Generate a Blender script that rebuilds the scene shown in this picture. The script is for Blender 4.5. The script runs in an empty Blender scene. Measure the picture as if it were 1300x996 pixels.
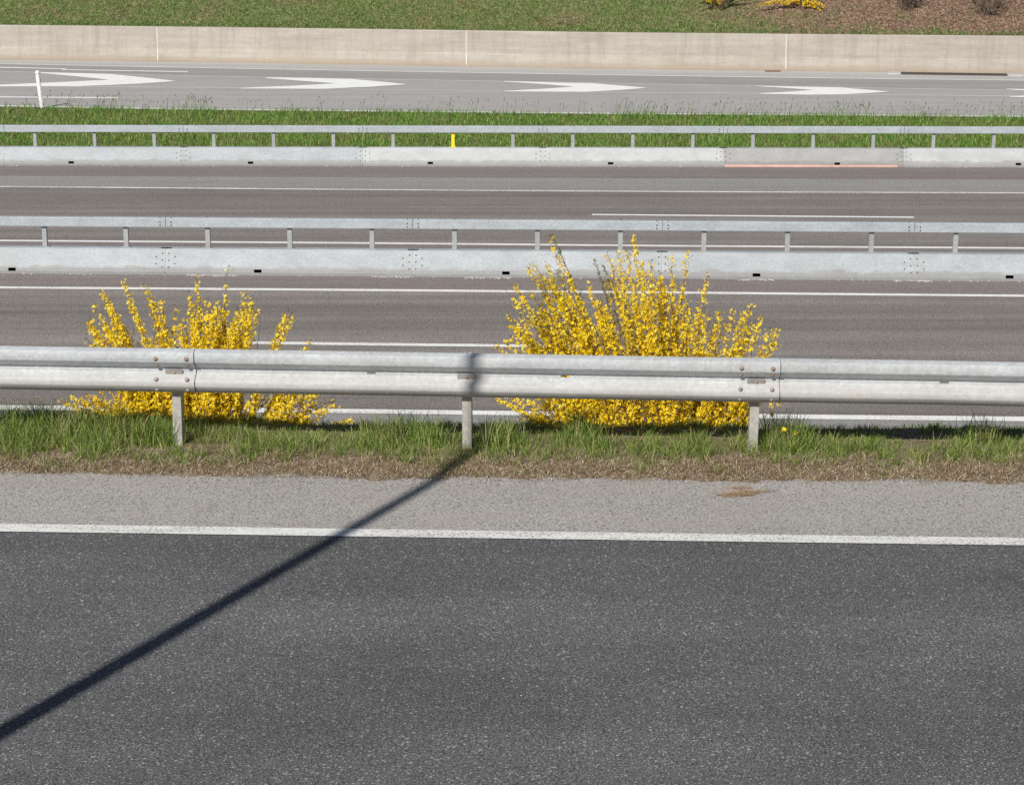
import bpy, bmesh, math, random
import numpy as np
from mathutils import Vector, Matrix, noise as mnoise

random.seed(11)
rng = np.random.default_rng(11)
R = math.radians
scene = bpy.context.scene
COL = scene.collection

# ------------------------------------------------------------------ camera numbers (photo is 1300 x 996)
F = 2550.0
PITCH = math.atan(648 / F)
CAMZ = 3.88
ZM = CAMZ - 6.19            # level of the motorway; the near slip road is z = 0
CP, SP = math.cos(PITCH), math.sin(PITCH)

def ray(px, py):
    u = (px - 650) / F
    v = -(py - 498) / F
    return Vector((u, CP + v * SP, -SP + v * CP))

def G(px, py, z=0.0):        # where the line of sight through a photo point meets the level z
    r = ray(px, py)
    t = (z - CAMZ) / r.z
    return Vector((r.x * t, r.y * t, z))

def GY(px, py, y):           # ... or meets the upright plane at distance y
    r = ray(px, py)
    t = y / r.y
    return Vector((r.x * t, y, CAMZ + r.z * t))

class Line:                  # a long line on the ground, Y as a function of X
    def __init__(self, pts, z):
        g = [G(a, b, z) for a, b in pts]
        self.x = np.array([p.x for p in g]); self.y = np.array([p.y for p in g])
        self.deg = np.polyfit(self.x, self.y, 1)
    def __call__(self, x):
        xs, ys = self.x, self.y
        if len(xs) > 2 and xs[0] < x < xs[-1]:
            return float(np.interp(x, xs, ys))
        s = self.deg[0]
        if x <= xs[0]: return float(ys[0] + s * (x - xs[0]))
        if x >= xs[-1]: return float(ys[-1] + s * (x - xs[-1]))
        return float(np.interp(x, xs, ys))

# ------------------------------------------------------------------ object helpers
def tag(o, label=None, cat=None, group=None, kind=None):
    if label: o['label'] = label
    if cat: o['category'] = cat
    if group: o['group'] = group
    if kind: o['kind'] = kind
    return o

def mesh_obj(name, verts, faces, mat, parent=None, smooth=False, loc=None):
    me = bpy.data.meshes.new(name)
    me.from_pydata([tuple(v) for v in verts], [], faces)
    me.update()
    if smooth:
        me.polygons.foreach_set('use_smooth', [True] * len(me.polygons))
    o = bpy.data.objects.new(name, me)
    COL.objects.link(o)
    if mat is not None: me.materials.append(mat)
    if parent is not None: o.parent = parent
    if loc is not None: o.location = loc
    return o

def np_obj(name, V, loops, sizes, mat, parent=None):
    """big meshes from arrays: V (n,3), loops flat index array, sizes per face"""
    me = bpy.data.meshes.new(name)
    me.vertices.add(len(V)); me.vertices.foreach_set('co', V.astype(np.float32).ravel())
    me.loops.add(len(loops)); me.loops.foreach_set('vertex_index', loops.astype(np.int32))
    me.polygons.add(len(sizes))
    st = np.concatenate([[0], np.cumsum(sizes)[:-1]]).astype(np.int32)
    me.polygons.foreach_set('loop_start', st)
    me.update(calc_edges=True)
    me.validate()
    o = bpy.data.objects.new(name, me); COL.objects.link(o)
    me.materials.append(mat)
    if parent is not None: o.parent = parent
    return o

def empty(name, loc=(0, 0, 0), rot=(0, 0, 0)):
    o = bpy.data.objects.new(name, None); COL.objects.link(o)
    o.location = loc; o.rotation_euler = rot; o.empty_display_size = .2
    return o

def copy_part(o, loc, parent=None, rot=None):
    c = o.copy(); COL.objects.link(c)
    c.parent = parent if parent is not None else o.parent
    c.location = loc
    if rot is not None: c.rotation_euler = rot
    return c

def bm_obj(name, bm, mat, parent=None, loc=None, smooth=False):
    me = bpy.data.meshes.new(name)
    bm.normal_update(); bm.to_mesh(me); bm.free()
    if smooth: me.polygons.foreach_set('use_smooth', [True] * len(me.polygons))
    me.materials.append(mat)
    o = bpy.data.objects.new(name, me); COL.objects.link(o)
    if parent is not None: o.parent = parent
    if loc is not None: o.location = loc
    return o

def box_bm(bm, x0, x1, y0, y1, z0, z1, bev=0.0):
    r = bmesh.ops.create_cube(bm, size=1.0)
    for v in r['verts']:
        v.co = Vector((x0 + (v.co.x + .5) * (x1 - x0), y0 + (v.co.y + .5) * (y1 - y0), z0 + (v.co.z + .5) * (z1 - z0)))
    if bev > 0:
        es = list({e for v in r['verts'] for e in v.link_edges})
        bmesh.ops.bevel(bm, geom=es, offset=bev, segments=2, affect='EDGES')
    return bm

def extrude_profile(prof, xs, closed=False, skip=None, caps=False):
    """prof: list of (y,z); xs: stations along x; skip(i,j) leaves face out"""
    n = len(prof); V = []; Fc = []
    for x in xs:
        for (y, z) in prof: V.append((x, y, z))
    m = n if closed else n - 1
    for i in range(len(xs) - 1):
        for j in range(m):
            if skip and skip(i, j): continue
            a = i * n + j; b = i * n + (j + 1) % n
            Fc.append((a, b, b + n, a + n))
    if caps:
        Fc.append(tuple(range(n - 1, -1, -1)))
        Fc.append(tuple((len(xs) - 1) * n + k for k in range(n)))
    return V, Fc

# ------------------------------------------------------------------ materials
class NT:
    def __init__(self, name):
        self.m = bpy.data.materials.new(name); self.m.use_nodes = True
        self.t = self.m.node_tree; self.n = self.t.nodes
        self.bs = self.n['Principled BSDF']; self.out = self.n['Material Output']
        self.tc = self.n.new('ShaderNodeTexCoord')
        g = self.n.new('ShaderNodeNewGeometry'); self.geo = g
    def L(self, a, b): self.t.links.new(a, b)
    def mapping(self, scale, src=None, loc=(0, 0, 0)):
        mp = self.n.new('ShaderNodeMapping'); mp.inputs['Scale'].default_value = scale
        mp.inputs['Location'].default_value = loc
        self.L(src or self.geo.outputs['Position'], mp.inputs['Vector']); return mp.outputs[0]
    def noise(self, scale, detail=3, rough=.6, vec=None, dist=0.0):
        x = self.n.new('ShaderNodeTexNoise'); x.inputs['Scale'].default_value = scale
        x.inputs['Detail'].default_value = detail; x.inputs['Roughness'].default_value = rough
        x.inputs['Distortion'].default_value = dist
        self.L(vec or self.geo.outputs['Position'], x.inputs['Vector']); return x.outputs['Fac']
    def vor(self, scale, out='Color', vec=None, feature='F1'):
        x = self.n.new('ShaderNodeTexVoronoi'); x.inputs['Scale'].default_value = scale; x.feature = feature
        self.L(vec or self.geo.outputs['Position'], x.inputs['Vector']); return x.outputs[out]
    def ramp(self, fac, stops, interp='LINEAR'):
        r = self.n.new('ShaderNodeValToRGB'); r.color_ramp.interpolation = interp
        e = r.color_ramp.elements
        while len(e) < len(stops): e.new(.5)
        for k, (p, c) in enumerate(stops):
            e[k].position = p
            e[k].color = (c, c, c, 1) if isinstance(c, (int, float)) else (*c, 1)
        self.L(fac, r.inputs['Fac']); return r.outputs['Color']
    def mix(self, fac, a, b, mode='MIX'):
        x = self.n.new('ShaderNodeMix'); x.data_type = 'RGBA'; x.blend_type = mode; x.clamp_factor = True
        for k, s, v in ((0, x.inputs[0], fac), (1, x.inputs[6], a), (2, x.inputs[7], b)):
            if isinstance(v, (int, float)): s.default_value = v if k == 0 else (v, v, v, 1)
            elif isinstance(v, tuple): s.default_value = (*v, 1)
            else: self.L(v, s)
        return x.outputs[2]
    def math(self, op, a, b=None):
        x = self.n.new('ShaderNodeMath'); x.operation = op
        for s, v in zip(x.inputs, (a, b)):
            if v is None: continue
            if isinstance(v, (int, float)): s.default_value = v
            else: self.L(v, s)
        return x.outputs[0]
    def bump(self, h, strength=.3, dist=.01):
        b = self.n.new('ShaderNodeBump'); b.inputs['Strength'].default_value = strength
        b.inputs['Distance'].default_value = dist; self.L(h, b.inputs['Height'])
        self.L(b.outputs[0], self.bs.inputs['Normal'])
    def set(self, color=None, rough=.85, metal=0.0, spec=.3):
        if color is not None:
            if isinstance(color, tuple): self.bs.inputs['Base Color'].default_value = (*color, 1)
            else: self.L(color, self.bs.inputs['Base Color'])
        self.bs.inputs['Roughness'].default_value = rough
        self.bs.inputs['Metallic'].default_value = metal
        self.bs.inputs['Specular IOR Level'].default_value = spec
        return self.m

def asphalt(name, base, contrast=.5, grain=120, stone=.0, tint2=None, streak=.12, patch=.15, stone_col=(.5, .49, .46), bumpy=.35, bands=None, slope=0.0, coarse=0.0):
    t = NT(name)
    b = Vector(base)
    lo = tuple(b * (1 - contrast)); hi = tuple(b * (1 + contrast))
    g1 = t.noise(grain, 2, .7)
    c = t.ramp(g1, [(.30, lo), (.5, tuple(b)), (.70, hi)])
    # separate pale and dark stones of the aggregate
    v = t.vor(grain * 1.1, 'Color')
    sep = t.n.new('ShaderNodeSeparateColor'); t.L(v, sep.inputs[0])
    vd = t.vor(grain * 1.1, 'Distance')
    if stone > 0:
        f = t.math('GREATER_THAN', sep.outputs[0], 1 - stone)
        near = t.math('LESS_THAN', vd, .42)
        f = t.math('MULTIPLY', f, near)
        c = t.mix(t.math('MULTIPLY', f, .75), c, stone_col)
        f2 = t.math('LESS_THAN', sep.outputs[1], stone * 1.2)
        c = t.mix(t.math('MULTIPLY', f2, .6), c, tuple(b * .35))
    if coarse > 0:                 # larger chippings between the fine ones
        v2 = t.vor(grain * .42, 'Color'); s2 = t.n.new('ShaderNodeSeparateColor'); t.L(v2, s2.inputs[0]); d2 = t.vor(grain * .42, 'Distance')
        f3 = t.math('MULTIPLY', t.math('GREATER_THAN', s2.outputs[0], 1 - coarse), t.math('LESS_THAN', d2, .33))
        c = t.mix(t.math('MULTIPLY', f3, .6), c, stone_col)
        f4 = t.math('MULTIPLY', t.math('LESS_THAN', s2.outputs[1], coarse * 1.3), t.math('LESS_THAN', d2, .4))
        c = t.mix(t.math('MULTIPLY', f4, .55), c, tuple(b * .4))
    # long worn streaks along the lane
    st = t.noise(1.0, 4, .6, t.mapping((.05, 2.2, 1)))
    c = t.mix(1.0, c, t.ramp(st, [(.3, 1 - streak), (.7, 1 + streak)]), 'MULTIPLY')
    pt = t.noise(.9, 4, .65, t.mapping((.6, 1, 1)))
    c = t.mix(1.0, c, t.ramp(pt, [(.3, 1 - patch), (.7, 1 + patch)]), 'MULTIPLY')
    if tint2:
        pt2 = t.noise(2.3, 5, .7, t.mapping((.4, 1, 1), loc=(7, 3, 0)))
        c = t.mix(t.ramp(pt2, [(.5, 0.0), (.72, .55)]), c, tint2)
    if bands:                      # tyre-polished tracks and dust that run along the lane
        sp = t.n.new('ShaderNodeSeparateXYZ'); t.L(t.geo.outputs['Position'], sp.inputs[0])
        wob = t.noise(1.0, 3, .6, t.mapping((.16, 1.4, 1), loc=(3, 9, 0)))
        yy = t.math('ADD', t.math('SUBTRACT', sp.outputs[1], t.math('MULTIPLY', sp.outputs[0], slope)), t.math('MULTIPLY', t.math('SUBTRACT', wob, .5), .9))
        y0, y1 = bands[0][0], bands[-1][0]
        c = t.mix(1.0, c, t.ramp(t.math('DIVIDE', t.math('SUBTRACT', yy, y0), y1 - y0), [((y - y0) / (y1 - y0), m / 1.35) for y, m in bands]), 'MULTIPLY')
        c = t.mix(1.0, c, 1.0, 'MULTIPLY')
        sc = t.n.new('ShaderNodeVectorMath'); sc.operation = 'SCALE'; sc.inputs['Scale'].default_value = 1.35; t.L(c, sc.inputs[0]); c = sc.outputs[0]
    t.bump(g1, bumpy, .006)
    return t.set(c, .9, 0, .25)

def paint(name, col=(.8, .8, .78), wear=.35, under=(.2, .19, .185), grain=90):
    t = NT(name)
    g = t.noise(grain, 3, .75); w = t.noise(1.6, 4, .7, t.mapping((.5, 3, 1)))
    f = t.math('ADD', g, t.math('MULTIPLY', w, .45))
    c = t.mix(t.ramp(f, [(wear, 1.0), (wear + .12, 0.0)]), col, under)
    d = t.noise(5, 4, .6)
    c = t.mix(1.0, c, t.ramp(d, [(.3, .88), (.7, 1.02)]), 'MULTIPLY')
    t.bump(g, .2, .003)
    return t.set(c, .7, 0, .3)

def galv(name, base=(.52, .535, .54), dirt=(.36, .33, .29), dirt_amt=.35, rough=.5, metal=.25, spangle=.1, grime=0.0):
    t = NT(name)
    v = t.vor(38, 'Color', t.mapping((1, 1, 1.3)))
    bw = t.n.new('ShaderNodeRGBToBW'); t.L(v, bw.inputs[0])
    c = t.mix(1.0, base, t.ramp(bw.outputs[0], [(.2, 1 - spangle), (.8, 1 + spangle)]), 'MULTIPLY')
    big = t.noise(1.8, 6, .7, t.mapping((1, 1, 2)))
    c = t.mix(1.0, c, t.ramp(big, [(.3, .84), (.7, 1.12)]), 'MULTIPLY')
    if grime > 0:
        so_ = t.n.new('ShaderNodeSeparateXYZ'); t.L(t.tc.outputs['Object'], so_.inputs[0])
        gn = t.noise(1.0, 5, .75, t.mapping((2.2, 1, 6)))
        hz = t.math('ADD', so_.outputs[2], t.math('MULTIPLY', gn, -.22))
        c = t.mix(t.ramp(hz, [(-.06, grime * .8), (.035, 0.0)]), c, (.17, .155, .14))
    ver = t.noise(1.0, 4, .7, t.mapping((26, 8, 1.6)))
    blo = t.noise(1.0, 3, .6, t.mapping((.8, 1, 9)))
    f = t.math('MULTIPLY', t.ramp(ver, [(.4, 0.0), (.75, 1.0)]), t.ramp(blo, [(.38, 0.0), (.65, 1.0)]))
    c = t.mix(t.math('MULTIPLY', f, dirt_amt), c, dirt)
    sc_ = t.noise(1.0, 2, .5, t.mapping((.9, 1, 60), loc=(2, 0, 5)))
    c = t.mix(t.ramp(sc_, [(.70, 0.0), (.74, .35)]), c, tuple(v_ * .62 for v_ in base))
    wht = t.noise(3.2, 6, .8, t.mapping((.8, 1, 2.4), loc=(4, 1, 9)))
    c = t.mix(t.ramp(wht, [(.6, 0.0), (.7, .35)]), c, tuple(min(.8, v_ * 1.35 + .03) for v_ in base))
    t.bump(ver, .06, .002)
    return t.set(c, rough, metal, .4)

def beam_metal():
    m = galv('galvanised_beam', (.435, .46, .475), (.34, .31, .27), .6, .6, .0, .09)
    nt = m.node_tree; n = nt.nodes; bs = n['Principled BSDF']
    src = bs.inputs['Base Color'].links[0].from_socket
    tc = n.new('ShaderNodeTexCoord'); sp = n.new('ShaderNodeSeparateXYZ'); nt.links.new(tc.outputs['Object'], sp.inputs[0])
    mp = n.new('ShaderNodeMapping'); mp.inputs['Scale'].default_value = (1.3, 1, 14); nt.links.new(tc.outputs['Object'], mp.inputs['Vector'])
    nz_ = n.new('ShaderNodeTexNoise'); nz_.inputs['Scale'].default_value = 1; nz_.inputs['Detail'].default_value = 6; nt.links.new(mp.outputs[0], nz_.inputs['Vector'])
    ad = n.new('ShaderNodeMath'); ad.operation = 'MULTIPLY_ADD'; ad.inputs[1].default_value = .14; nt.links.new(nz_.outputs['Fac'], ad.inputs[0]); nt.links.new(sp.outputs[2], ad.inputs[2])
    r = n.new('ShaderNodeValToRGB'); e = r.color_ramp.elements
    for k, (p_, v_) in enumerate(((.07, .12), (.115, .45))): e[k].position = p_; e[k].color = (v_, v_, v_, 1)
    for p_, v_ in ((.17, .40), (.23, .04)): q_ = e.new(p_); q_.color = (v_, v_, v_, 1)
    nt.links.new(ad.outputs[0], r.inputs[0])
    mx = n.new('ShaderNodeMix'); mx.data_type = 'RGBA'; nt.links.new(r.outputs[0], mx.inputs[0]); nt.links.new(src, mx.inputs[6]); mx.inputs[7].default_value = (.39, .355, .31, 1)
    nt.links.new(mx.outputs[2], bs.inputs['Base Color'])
    return m

def two_sided_leaf(name, stops, patch=None, patch_scale=1.2, trans=.35, patch_at=(.5, .65), rough=.6):
    """one random tone per blade or petal, with drier or lusher patches"""
    t = NT(name)
    c = t.ramp(t.geo.outputs['Random Per Island'], stops)
    if patch:
        pn = t.noise(patch_scale, 4, .65)
        c = t.mix(t.ramp(pn, [(patch_at[0], 0.0), (patch_at[1], .85)]), c, patch)
    t.set(c, rough, 0, .25)
    tr = t.n.new('ShaderNodeBsdfTranslucent'); t.L(c, tr.inputs[0])
    mx = t.n.new('ShaderNodeMixShader'); mx.inputs[0].default_value = trans
    t.L(t.bs.outputs[0], mx.inputs[1]); t.L(tr.outputs[0], mx.inputs[2]); t.L(mx.outputs[0], t.out.inputs[0])
    return t.m

def plain(name, col, rough=.7, metal=0, var=.12, scale=20):
    t = NT(name)
    n = t.noise(scale, 4, .65)
    c = t.mix(1.0, col, t.ramp(n, [(.3, 1 - var), (.7, 1 + var)]), 'MULTIPLY')
    return t.set(c, rough, metal, .3)

M = {}
M['near_road'] = asphalt('near_asphalt', (.112, .113, .116), .9, 98, .17, coarse=.09, streak=.08, patch=.16, stone_col=(.42, .41, .385), bumpy=.6, slope=-.04, bands=[(8.0, 1.0), (9.2, .90), (10.2, 1.04), (11.2, .88), (11.9, .96), (12.35, 1.18), (12.6, 1.3)])
M['near_shoulder'] = asphalt('shoulder_asphalt', (.335, .318, .298), .55, 80, .16, coarse=.08, tint2=(.33, .30, .27), streak=.04, patch=.06, stone_col=(.5, .48, .44))
M['mw_lane'] = asphalt('motorway_asphalt', (.206, .186, .171), .65, 55, .13, streak=.20, patch=.08, stone_col=(.36, .32, .29), slope=-.03, bands=[(23.2, .90), (24.2, 1.0), (25.2, .93), (26.3, 1.06), (27.2, 1.07), (28.2, .92), (28.8, 1.04), (29.4, .90), (30.2, 1.05), (31.2, 1.0), (35.5, .98), (36.6, 1.10), (38.0, 1.05), (39.2, .98), (40.0, .92), (40.8, .98), (41.8, .93)])
M['mw_strip'] = asphalt('motorway_edge_asphalt', (.200, .173, .164), .32, 60, .06, streak=.10, patch=.05)
M['mw_grey'] = asphalt('motorway_grey_strip', (.262, .252, .236), .28, 50, .08, streak=.07, patch=.05)
M['mw_shoulder'] = asphalt('motorway_shoulder_asphalt', (.255, .250, .245), .38, 70, .08, streak=.05, patch=.06)
M['ramp_lane'] = asphalt('ramp_asphalt', (.360, .345, .335), .20, 40, .05, streak=.07, patch=.05)
M['ramp_dark'] = asphalt('ramp_dark_asphalt', (.305, .290, .280), .20, 40, .05, streak=.09, patch=.05)
M['ramp_light'] = asphalt('ramp_light_asphalt', (.42, .41, .395), .18, 40, .05, streak=.05, patch=.05)
M['paint_near'] = paint('near_line_paint', (.72, .72, .69), .60, (.28, .27, .26), 62)
M['paint'] = paint('line_paint', (.80, .80, .77), .56, (.34, .32, .30), 40)
M['paint_worn'] = paint('worn_line_paint', (.72, .71, .68), .62, (.30, .29, .27), 30)
M['paint_ramp'] = paint('ramp_line_paint', (.72, .72, .69), .55, (.4, .39, .37), 30)
M['paint_thin'] = paint('thin_line_paint', (.62, .61, .59), .55, (.4, .39, .37), 30)
M['paint_chevron'] = paint('chevron_paint', (.84, .84, .81), .30, (.5, .49, .47), 30)

M['galv_mid'] = galv('galvanised_barrier', (.325, .352, .370), (.29, .275, .26), .25, .6, .0, .08, grime=.6)
M['galv_rail'] = galv('galvanised_rail', (.36, .395, .42), (.28, .28, .29), .3, .55, .05, .10)
M['galv_white'] = galv('pale_coated_steel', (.395, .41, .415), (.33, .32, .31), .2, .6, .0, .05, grime=.6)
M['galv_grey'] = galv('dull_grey_steel', (.30, .30, .295), (.26, .25, .24), .2, .6, .0, .06, grime=.6)
M['galv_post'] = galv('galvanised_post', (.40, .385, .355), (.25, .22, .19), .5, .6, .2, .1)
M['slim_post'] = galv('barrier_post_steel', (.33, .345, .35), (.25, .24, .23), .3, .6, .1, .1)
M['bolt'] = plain('bolt_steel', (.30, .24, .20), .6, .3, .3, 40)
M['bolt_rust'] = plain('rusty_bolt', (.30, .19, .13), .75, .1, .3, 60)
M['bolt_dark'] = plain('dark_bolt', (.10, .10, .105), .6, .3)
M['bracket'] = galv('bracket_steel', (.27, .25, .235), (.2, .16, .13), .4, .6, .3)
M['yellow_paint'] = plain('yellow_enamel', (.78, .60, .03), .5, 0, .08)
M['orange'] = plain('faded_orange_paint', (.62, .37, .30), .7, 0, .18, 3)
M['white_plastic'] = plain('white_plastic', (.78, .78, .77), .45, 0, .04, 6)
M['dark_plastic'] = plain('black_plastic', (.03, .03, .03), .5)
M['bark'] = plain('shrub_bark', (.17, .11, .065), .85, 0, .3, 60)
M['grey_bark'] = plain('bare_twig_bark', (.15, .11, .085), .9, 0, .3, 30)
M['lamp_steel'] = galv('lamp_post_steel', (.4, .41, .42), (.3, .3, .3), .2, .5, .4)
M['glass'] = plain('lamp_glass', (.6, .62, .62), .2, 0, .03)
M['red'] = plain('red_tin', (.45, .03, .04), .4, .2, .1)
M['brown_rust'] = plain('rusty_iron', (.22, .11, .075), .8, .1, .3, 25)
M['iron'] = plain('cast_iron', (.085, .07, .065), .7, .3, .3, 14)
M['joint_grey'] = plain('weathered_joint', (.44, .42, .39), .8, 0, .2, 5)
M['joint'] = plain('joint_sealant', (.54, .53, .50), .8, 0, .12, 5)

def concrete():
    t = NT('wall_concrete')
    p = t.geo.outputs['Position']
    n1 = t.noise(9, 6, .7); n2 = t.noise(1.0, 5, .65, t.mapping((.45, 1, 3.0)))
    c = t.ramp(n2, [(.3, (.33, .295, .255)), (.7, (.43, .395, .345))])
    c = t.mix(1.0, c, t.ramp(n1, [(.3, .92), (.7, 1.07)]), 'MULTIPLY')
    ver = t.noise(1.0, 4, .7, t.mapping((3.2, 1, .35)))
    c = t.mix(t.ramp(ver, [(.48, 0.0), (.74, .5)]), c, (.24, .215, .18))
    # board-formed lines, fine horizontal
    hz = t.noise(1.0, 3, .7, t.mapping((.12, 1, 14)))
    c = t.mix(1.0, c, t.ramp(hz, [(.35, .96), (.65, 1.04)]), 'MULTIPLY')
    # splash dirt close to the road, with an uneven top edge
    sep = t.n.new('ShaderNodeSeparateXYZ'); t.L(p, sep.inputs[0])
    wob = t.noise(1.0, 4, .7, t.mapping((1.5, 1, 1)))
    h = t.math('ADD', sep.outputs[2], t.math('MULTIPLY', wob, -.18))
    c = t.mix(t.ramp(t.math('ADD', h, -(ZM) ), [(.02, .65), (.16, 0.0)]), c, (.30, .245, .185))
    t.bump(n1, .2, .01)
    return t.set(c, .9, 0, .2)
M['concrete'] = concrete()

def soil(name, a, b, c3, scale=14):
    t = NT(name)
    n = t.noise(scale, 6, .75); m = t.noise(2.2, 5, .7)
    c = t.ramp(n, [(.3, a), (.5, b), (.72, c3)])
    c = t.mix(1.0, c, t.ramp(m, [(.3, .8), (.7, 1.2)]), 'MULTIPLY')
    t.bump(n, .8, .03)
    return t.set(c, .95, 0, .15)
M['soil'] = soil('verge_soil', (.07, .05, .03), (.22, .165, .11), (.44, .37, .285), 24)
M['bank_soil'] = soil('bank_soil', (.05, .055, .02), (.10, .095, .04), (.17, .14, .08), 8)
M['median_soil'] = soil('median_soil', (.06, .075, .02), (.12, .13, .045), (.26, .22, .13), 6)
def hill_ground():
    m = soil('hill_soil', (.06, .075, .025), (.13, .14, .055), (.27, .23, .14), 7)
    nt = m.node_tree; n = nt.nodes; bs = n['Principled BSDF']; src = bs.inputs['Base Color'].links[0].from_socket
    g = n.new('ShaderNodeNewGeometry'); sp = n.new('ShaderNodeSeparateXYZ'); nt.links.new(g.outputs['Position'], sp.inputs[0])
    nn = n.new('ShaderNodeTexNoise'); nn.inputs['Scale'].default_value = .9; nn.inputs['Detail'].default_value = 5; nt.links.new(g.outputs['Position'], nn.inputs['Vector'])
    ma = n.new('ShaderNodeMath'); ma.operation = 'MULTIPLY_ADD'; ma.inputs[1].default_value = 9; nt.links.new(nn.outputs['Fac'], ma.inputs[0]); nt.links.new(sp.outputs[0], ma.inputs[2])
    r = n.new('ShaderNodeMapRange'); r.inputs['From Min'].default_value = 10; r.inputs['From Max'].default_value = 14; nt.links.new(ma.outputs[0], r.inputs[0])
    n2 = n.new('ShaderNodeTexNoise'); n2.inputs['Scale'].default_value = 9; n2.inputs['Detail'].default_value = 6; nt.links.new(g.outputs['Position'], n2.inputs['Vector'])
    cr = n.new('ShaderNodeValToRGB'); e = cr.color_ramp.elements; e[0].position = .35; e[0].color = (.10, .06, .04, 1); e[1].position = .68; e[1].color = (.30, .205, .15, 1); nt.links.new(n2.outputs['Fac'], cr.inputs[0])
    mx = n.new('ShaderNodeMix'); mx.data_type = 'RGBA'; nt.links.new(r.outputs[0], mx.inputs[0]); nt.links.new(src, mx.inputs[6]); nt.links.new(cr.outputs[0], mx.inputs[7]); nt.links.new(mx.outputs[2], bs.inputs['Base Color'])
    return m
M['hill_soil'] = hill_ground()
M['mulch'] = two_sided_leaf('mulch_chips', [(0, (.12, .075, .05)), (.5, (.30, .19, .13)), (1, (.52, .41, .31))], trans=.1)

M['galv_near'] = beam_metal()
M['grass_near'] = two_sided_leaf('verge_grass', [(0, (.05, .11, .014)), (.2, (.13, .23, .030)), (.55, (.24, .35, .060)), (.78, (.37, .43, .12)), (.92, (.52, .49, .24)), (1, (.64, .56, .35))],
                                 patch=(.34, .34, .13), patch_scale=2.6, trans=.42, patch_at=(.50, .70))
M['grass_dry'] = two_sided_leaf('dry_grass', [(0, (.10, .065, .035)), (.35, (.26, .18, .10)), (.7, (.44, .34, .21)), (.92, (.60, .51, .36)), (1, (.78, .72, .6))], trans=.2)
M['grass_median'] = two_sided_leaf('median_grass', [(0, (.07, .18, .022)), (.5, (.17, .33, .055)), (.85, (.29, .42, .10)), (1, (.50, .47, .22))],
                                   patch=(.27, .26, .10), patch_scale=.8, trans=.42, patch_at=(.52, .70))
M['grass_hill'] = two_sided_leaf('hill_grass', [(0, (.055, .15, .028)), (.5, (.13, .28, .050)), (.85, (.24, .35, .09)), (1, (.48, .42, .24))],
                                 patch=(.36, .29, .15), patch_scale=.8, trans=.4, patch_at=(.56, .70))
M['stalk'] = two_sided_leaf('seed_stalk', [(0, (.10, .075, .06)), (.5, (.14, .13, .06)), (1, (.22, .18, .12))], trans=.2)
M['petal'] = two_sided_leaf('forsythia_petal', [(0, (.58, .35, .002)), (.22, (.84, .585, .006)), (.7, (.92, .685, .013)), (1, (.95, .79, .07))], trans=.22, rough=.55)
M['bud'] = two_sided_leaf('green_bud', [(0, (.07, .08, .012)), (.6, (.16, .14, .02)), (1, (.25, .22, .03))], trans=.25)

# ------------------------------------------------------------------ world, sun, camera
SUN_EL, SUN_AZ = R(38), None
A0 = G(41, 906, 0); B0 = G(583, 591.5, 0)
d0 = (B0 - A0).normalized()                       # the way the shadows fall
w = bpy.data.worlds.new("World"); scene.world = w; w.use_nodes = True
wn = w.node_tree.nodes; sky = wn.new('ShaderNodeTexSky'); sky.sky_type = 'NISHITA'; sky.sun_disc = False
sky.sun_elevation = SUN_EL; sky.sun_rotation = math.atan2(-d0.x, -d0.y)
sky.air_density = 1.0; sky.dust_density = .6
w.node_tree.links.new(sky.outputs[0], wn['Background'].inputs[0]); wn['Background'].inputs[1].default_value = .055
sl = bpy.data.lights.new('sun', 'SUN'); sl.energy = 4.9; sl.angle = R(.42); sl.color = (1, .955, .89)
so = bpy.data.objects.new('sun', sl); COL.objects.link(so)
sd = Vector((d0.x * math.cos(SUN_EL), d0.y * math.cos(SUN_EL), -math.sin(SUN_EL)))
so.rotation_euler = sd.to_track_quat('-Z', 'Y').to_euler(); so.location = (-20, -30, 30)

cam = bpy.data.cameras.new('camera'); co = bpy.data.objects.new('camera', cam); COL.objects.link(co)
co.location = (0, 0, CAMZ); co.rotation_euler = (math.pi / 2 - PITCH, 0, 0)
cam.sensor_fit = 'HORIZONTAL'; cam.sensor_width = 36; cam.lens = 36 * F / 1300; cam.clip_end = 3000; cam.clip_start = .1
scene.camera = co
scene.cycles.use_denoising = False
scene.view_settings.view_transform = 'Standard'; scene.view_settings.look = 'None'
scene.view_settings.exposure = 0.12; scene.view_settings.gamma = 1; scene.view_settings.use_curve_mapping = False

# ------------------------------------------------------------------ ground sheets
XS = list(np.arange(-150, 150.1, 1.5))
def strip(name, fa, fb, z, mat, kind='structure', xs=None, jitter=None):
    xs = xs or XS
    V = []; Fc = []
    for i, x in enumerate(xs):
        ya = fa(x) if callable(fa) else fa; yb = fb(x) if callable(fb) else fb
        V += [(x, ya, z), (x, yb, z)]
        if i: Fc.append((2 * i - 2, 2 * i, 2 * i + 1, 2 * i - 1))
    o = mesh_obj(name, V, Fc, mat)
    if kind: tag(o, kind=kind)
    return o
def off(f, d): return lambda x: f(x) + d

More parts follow.
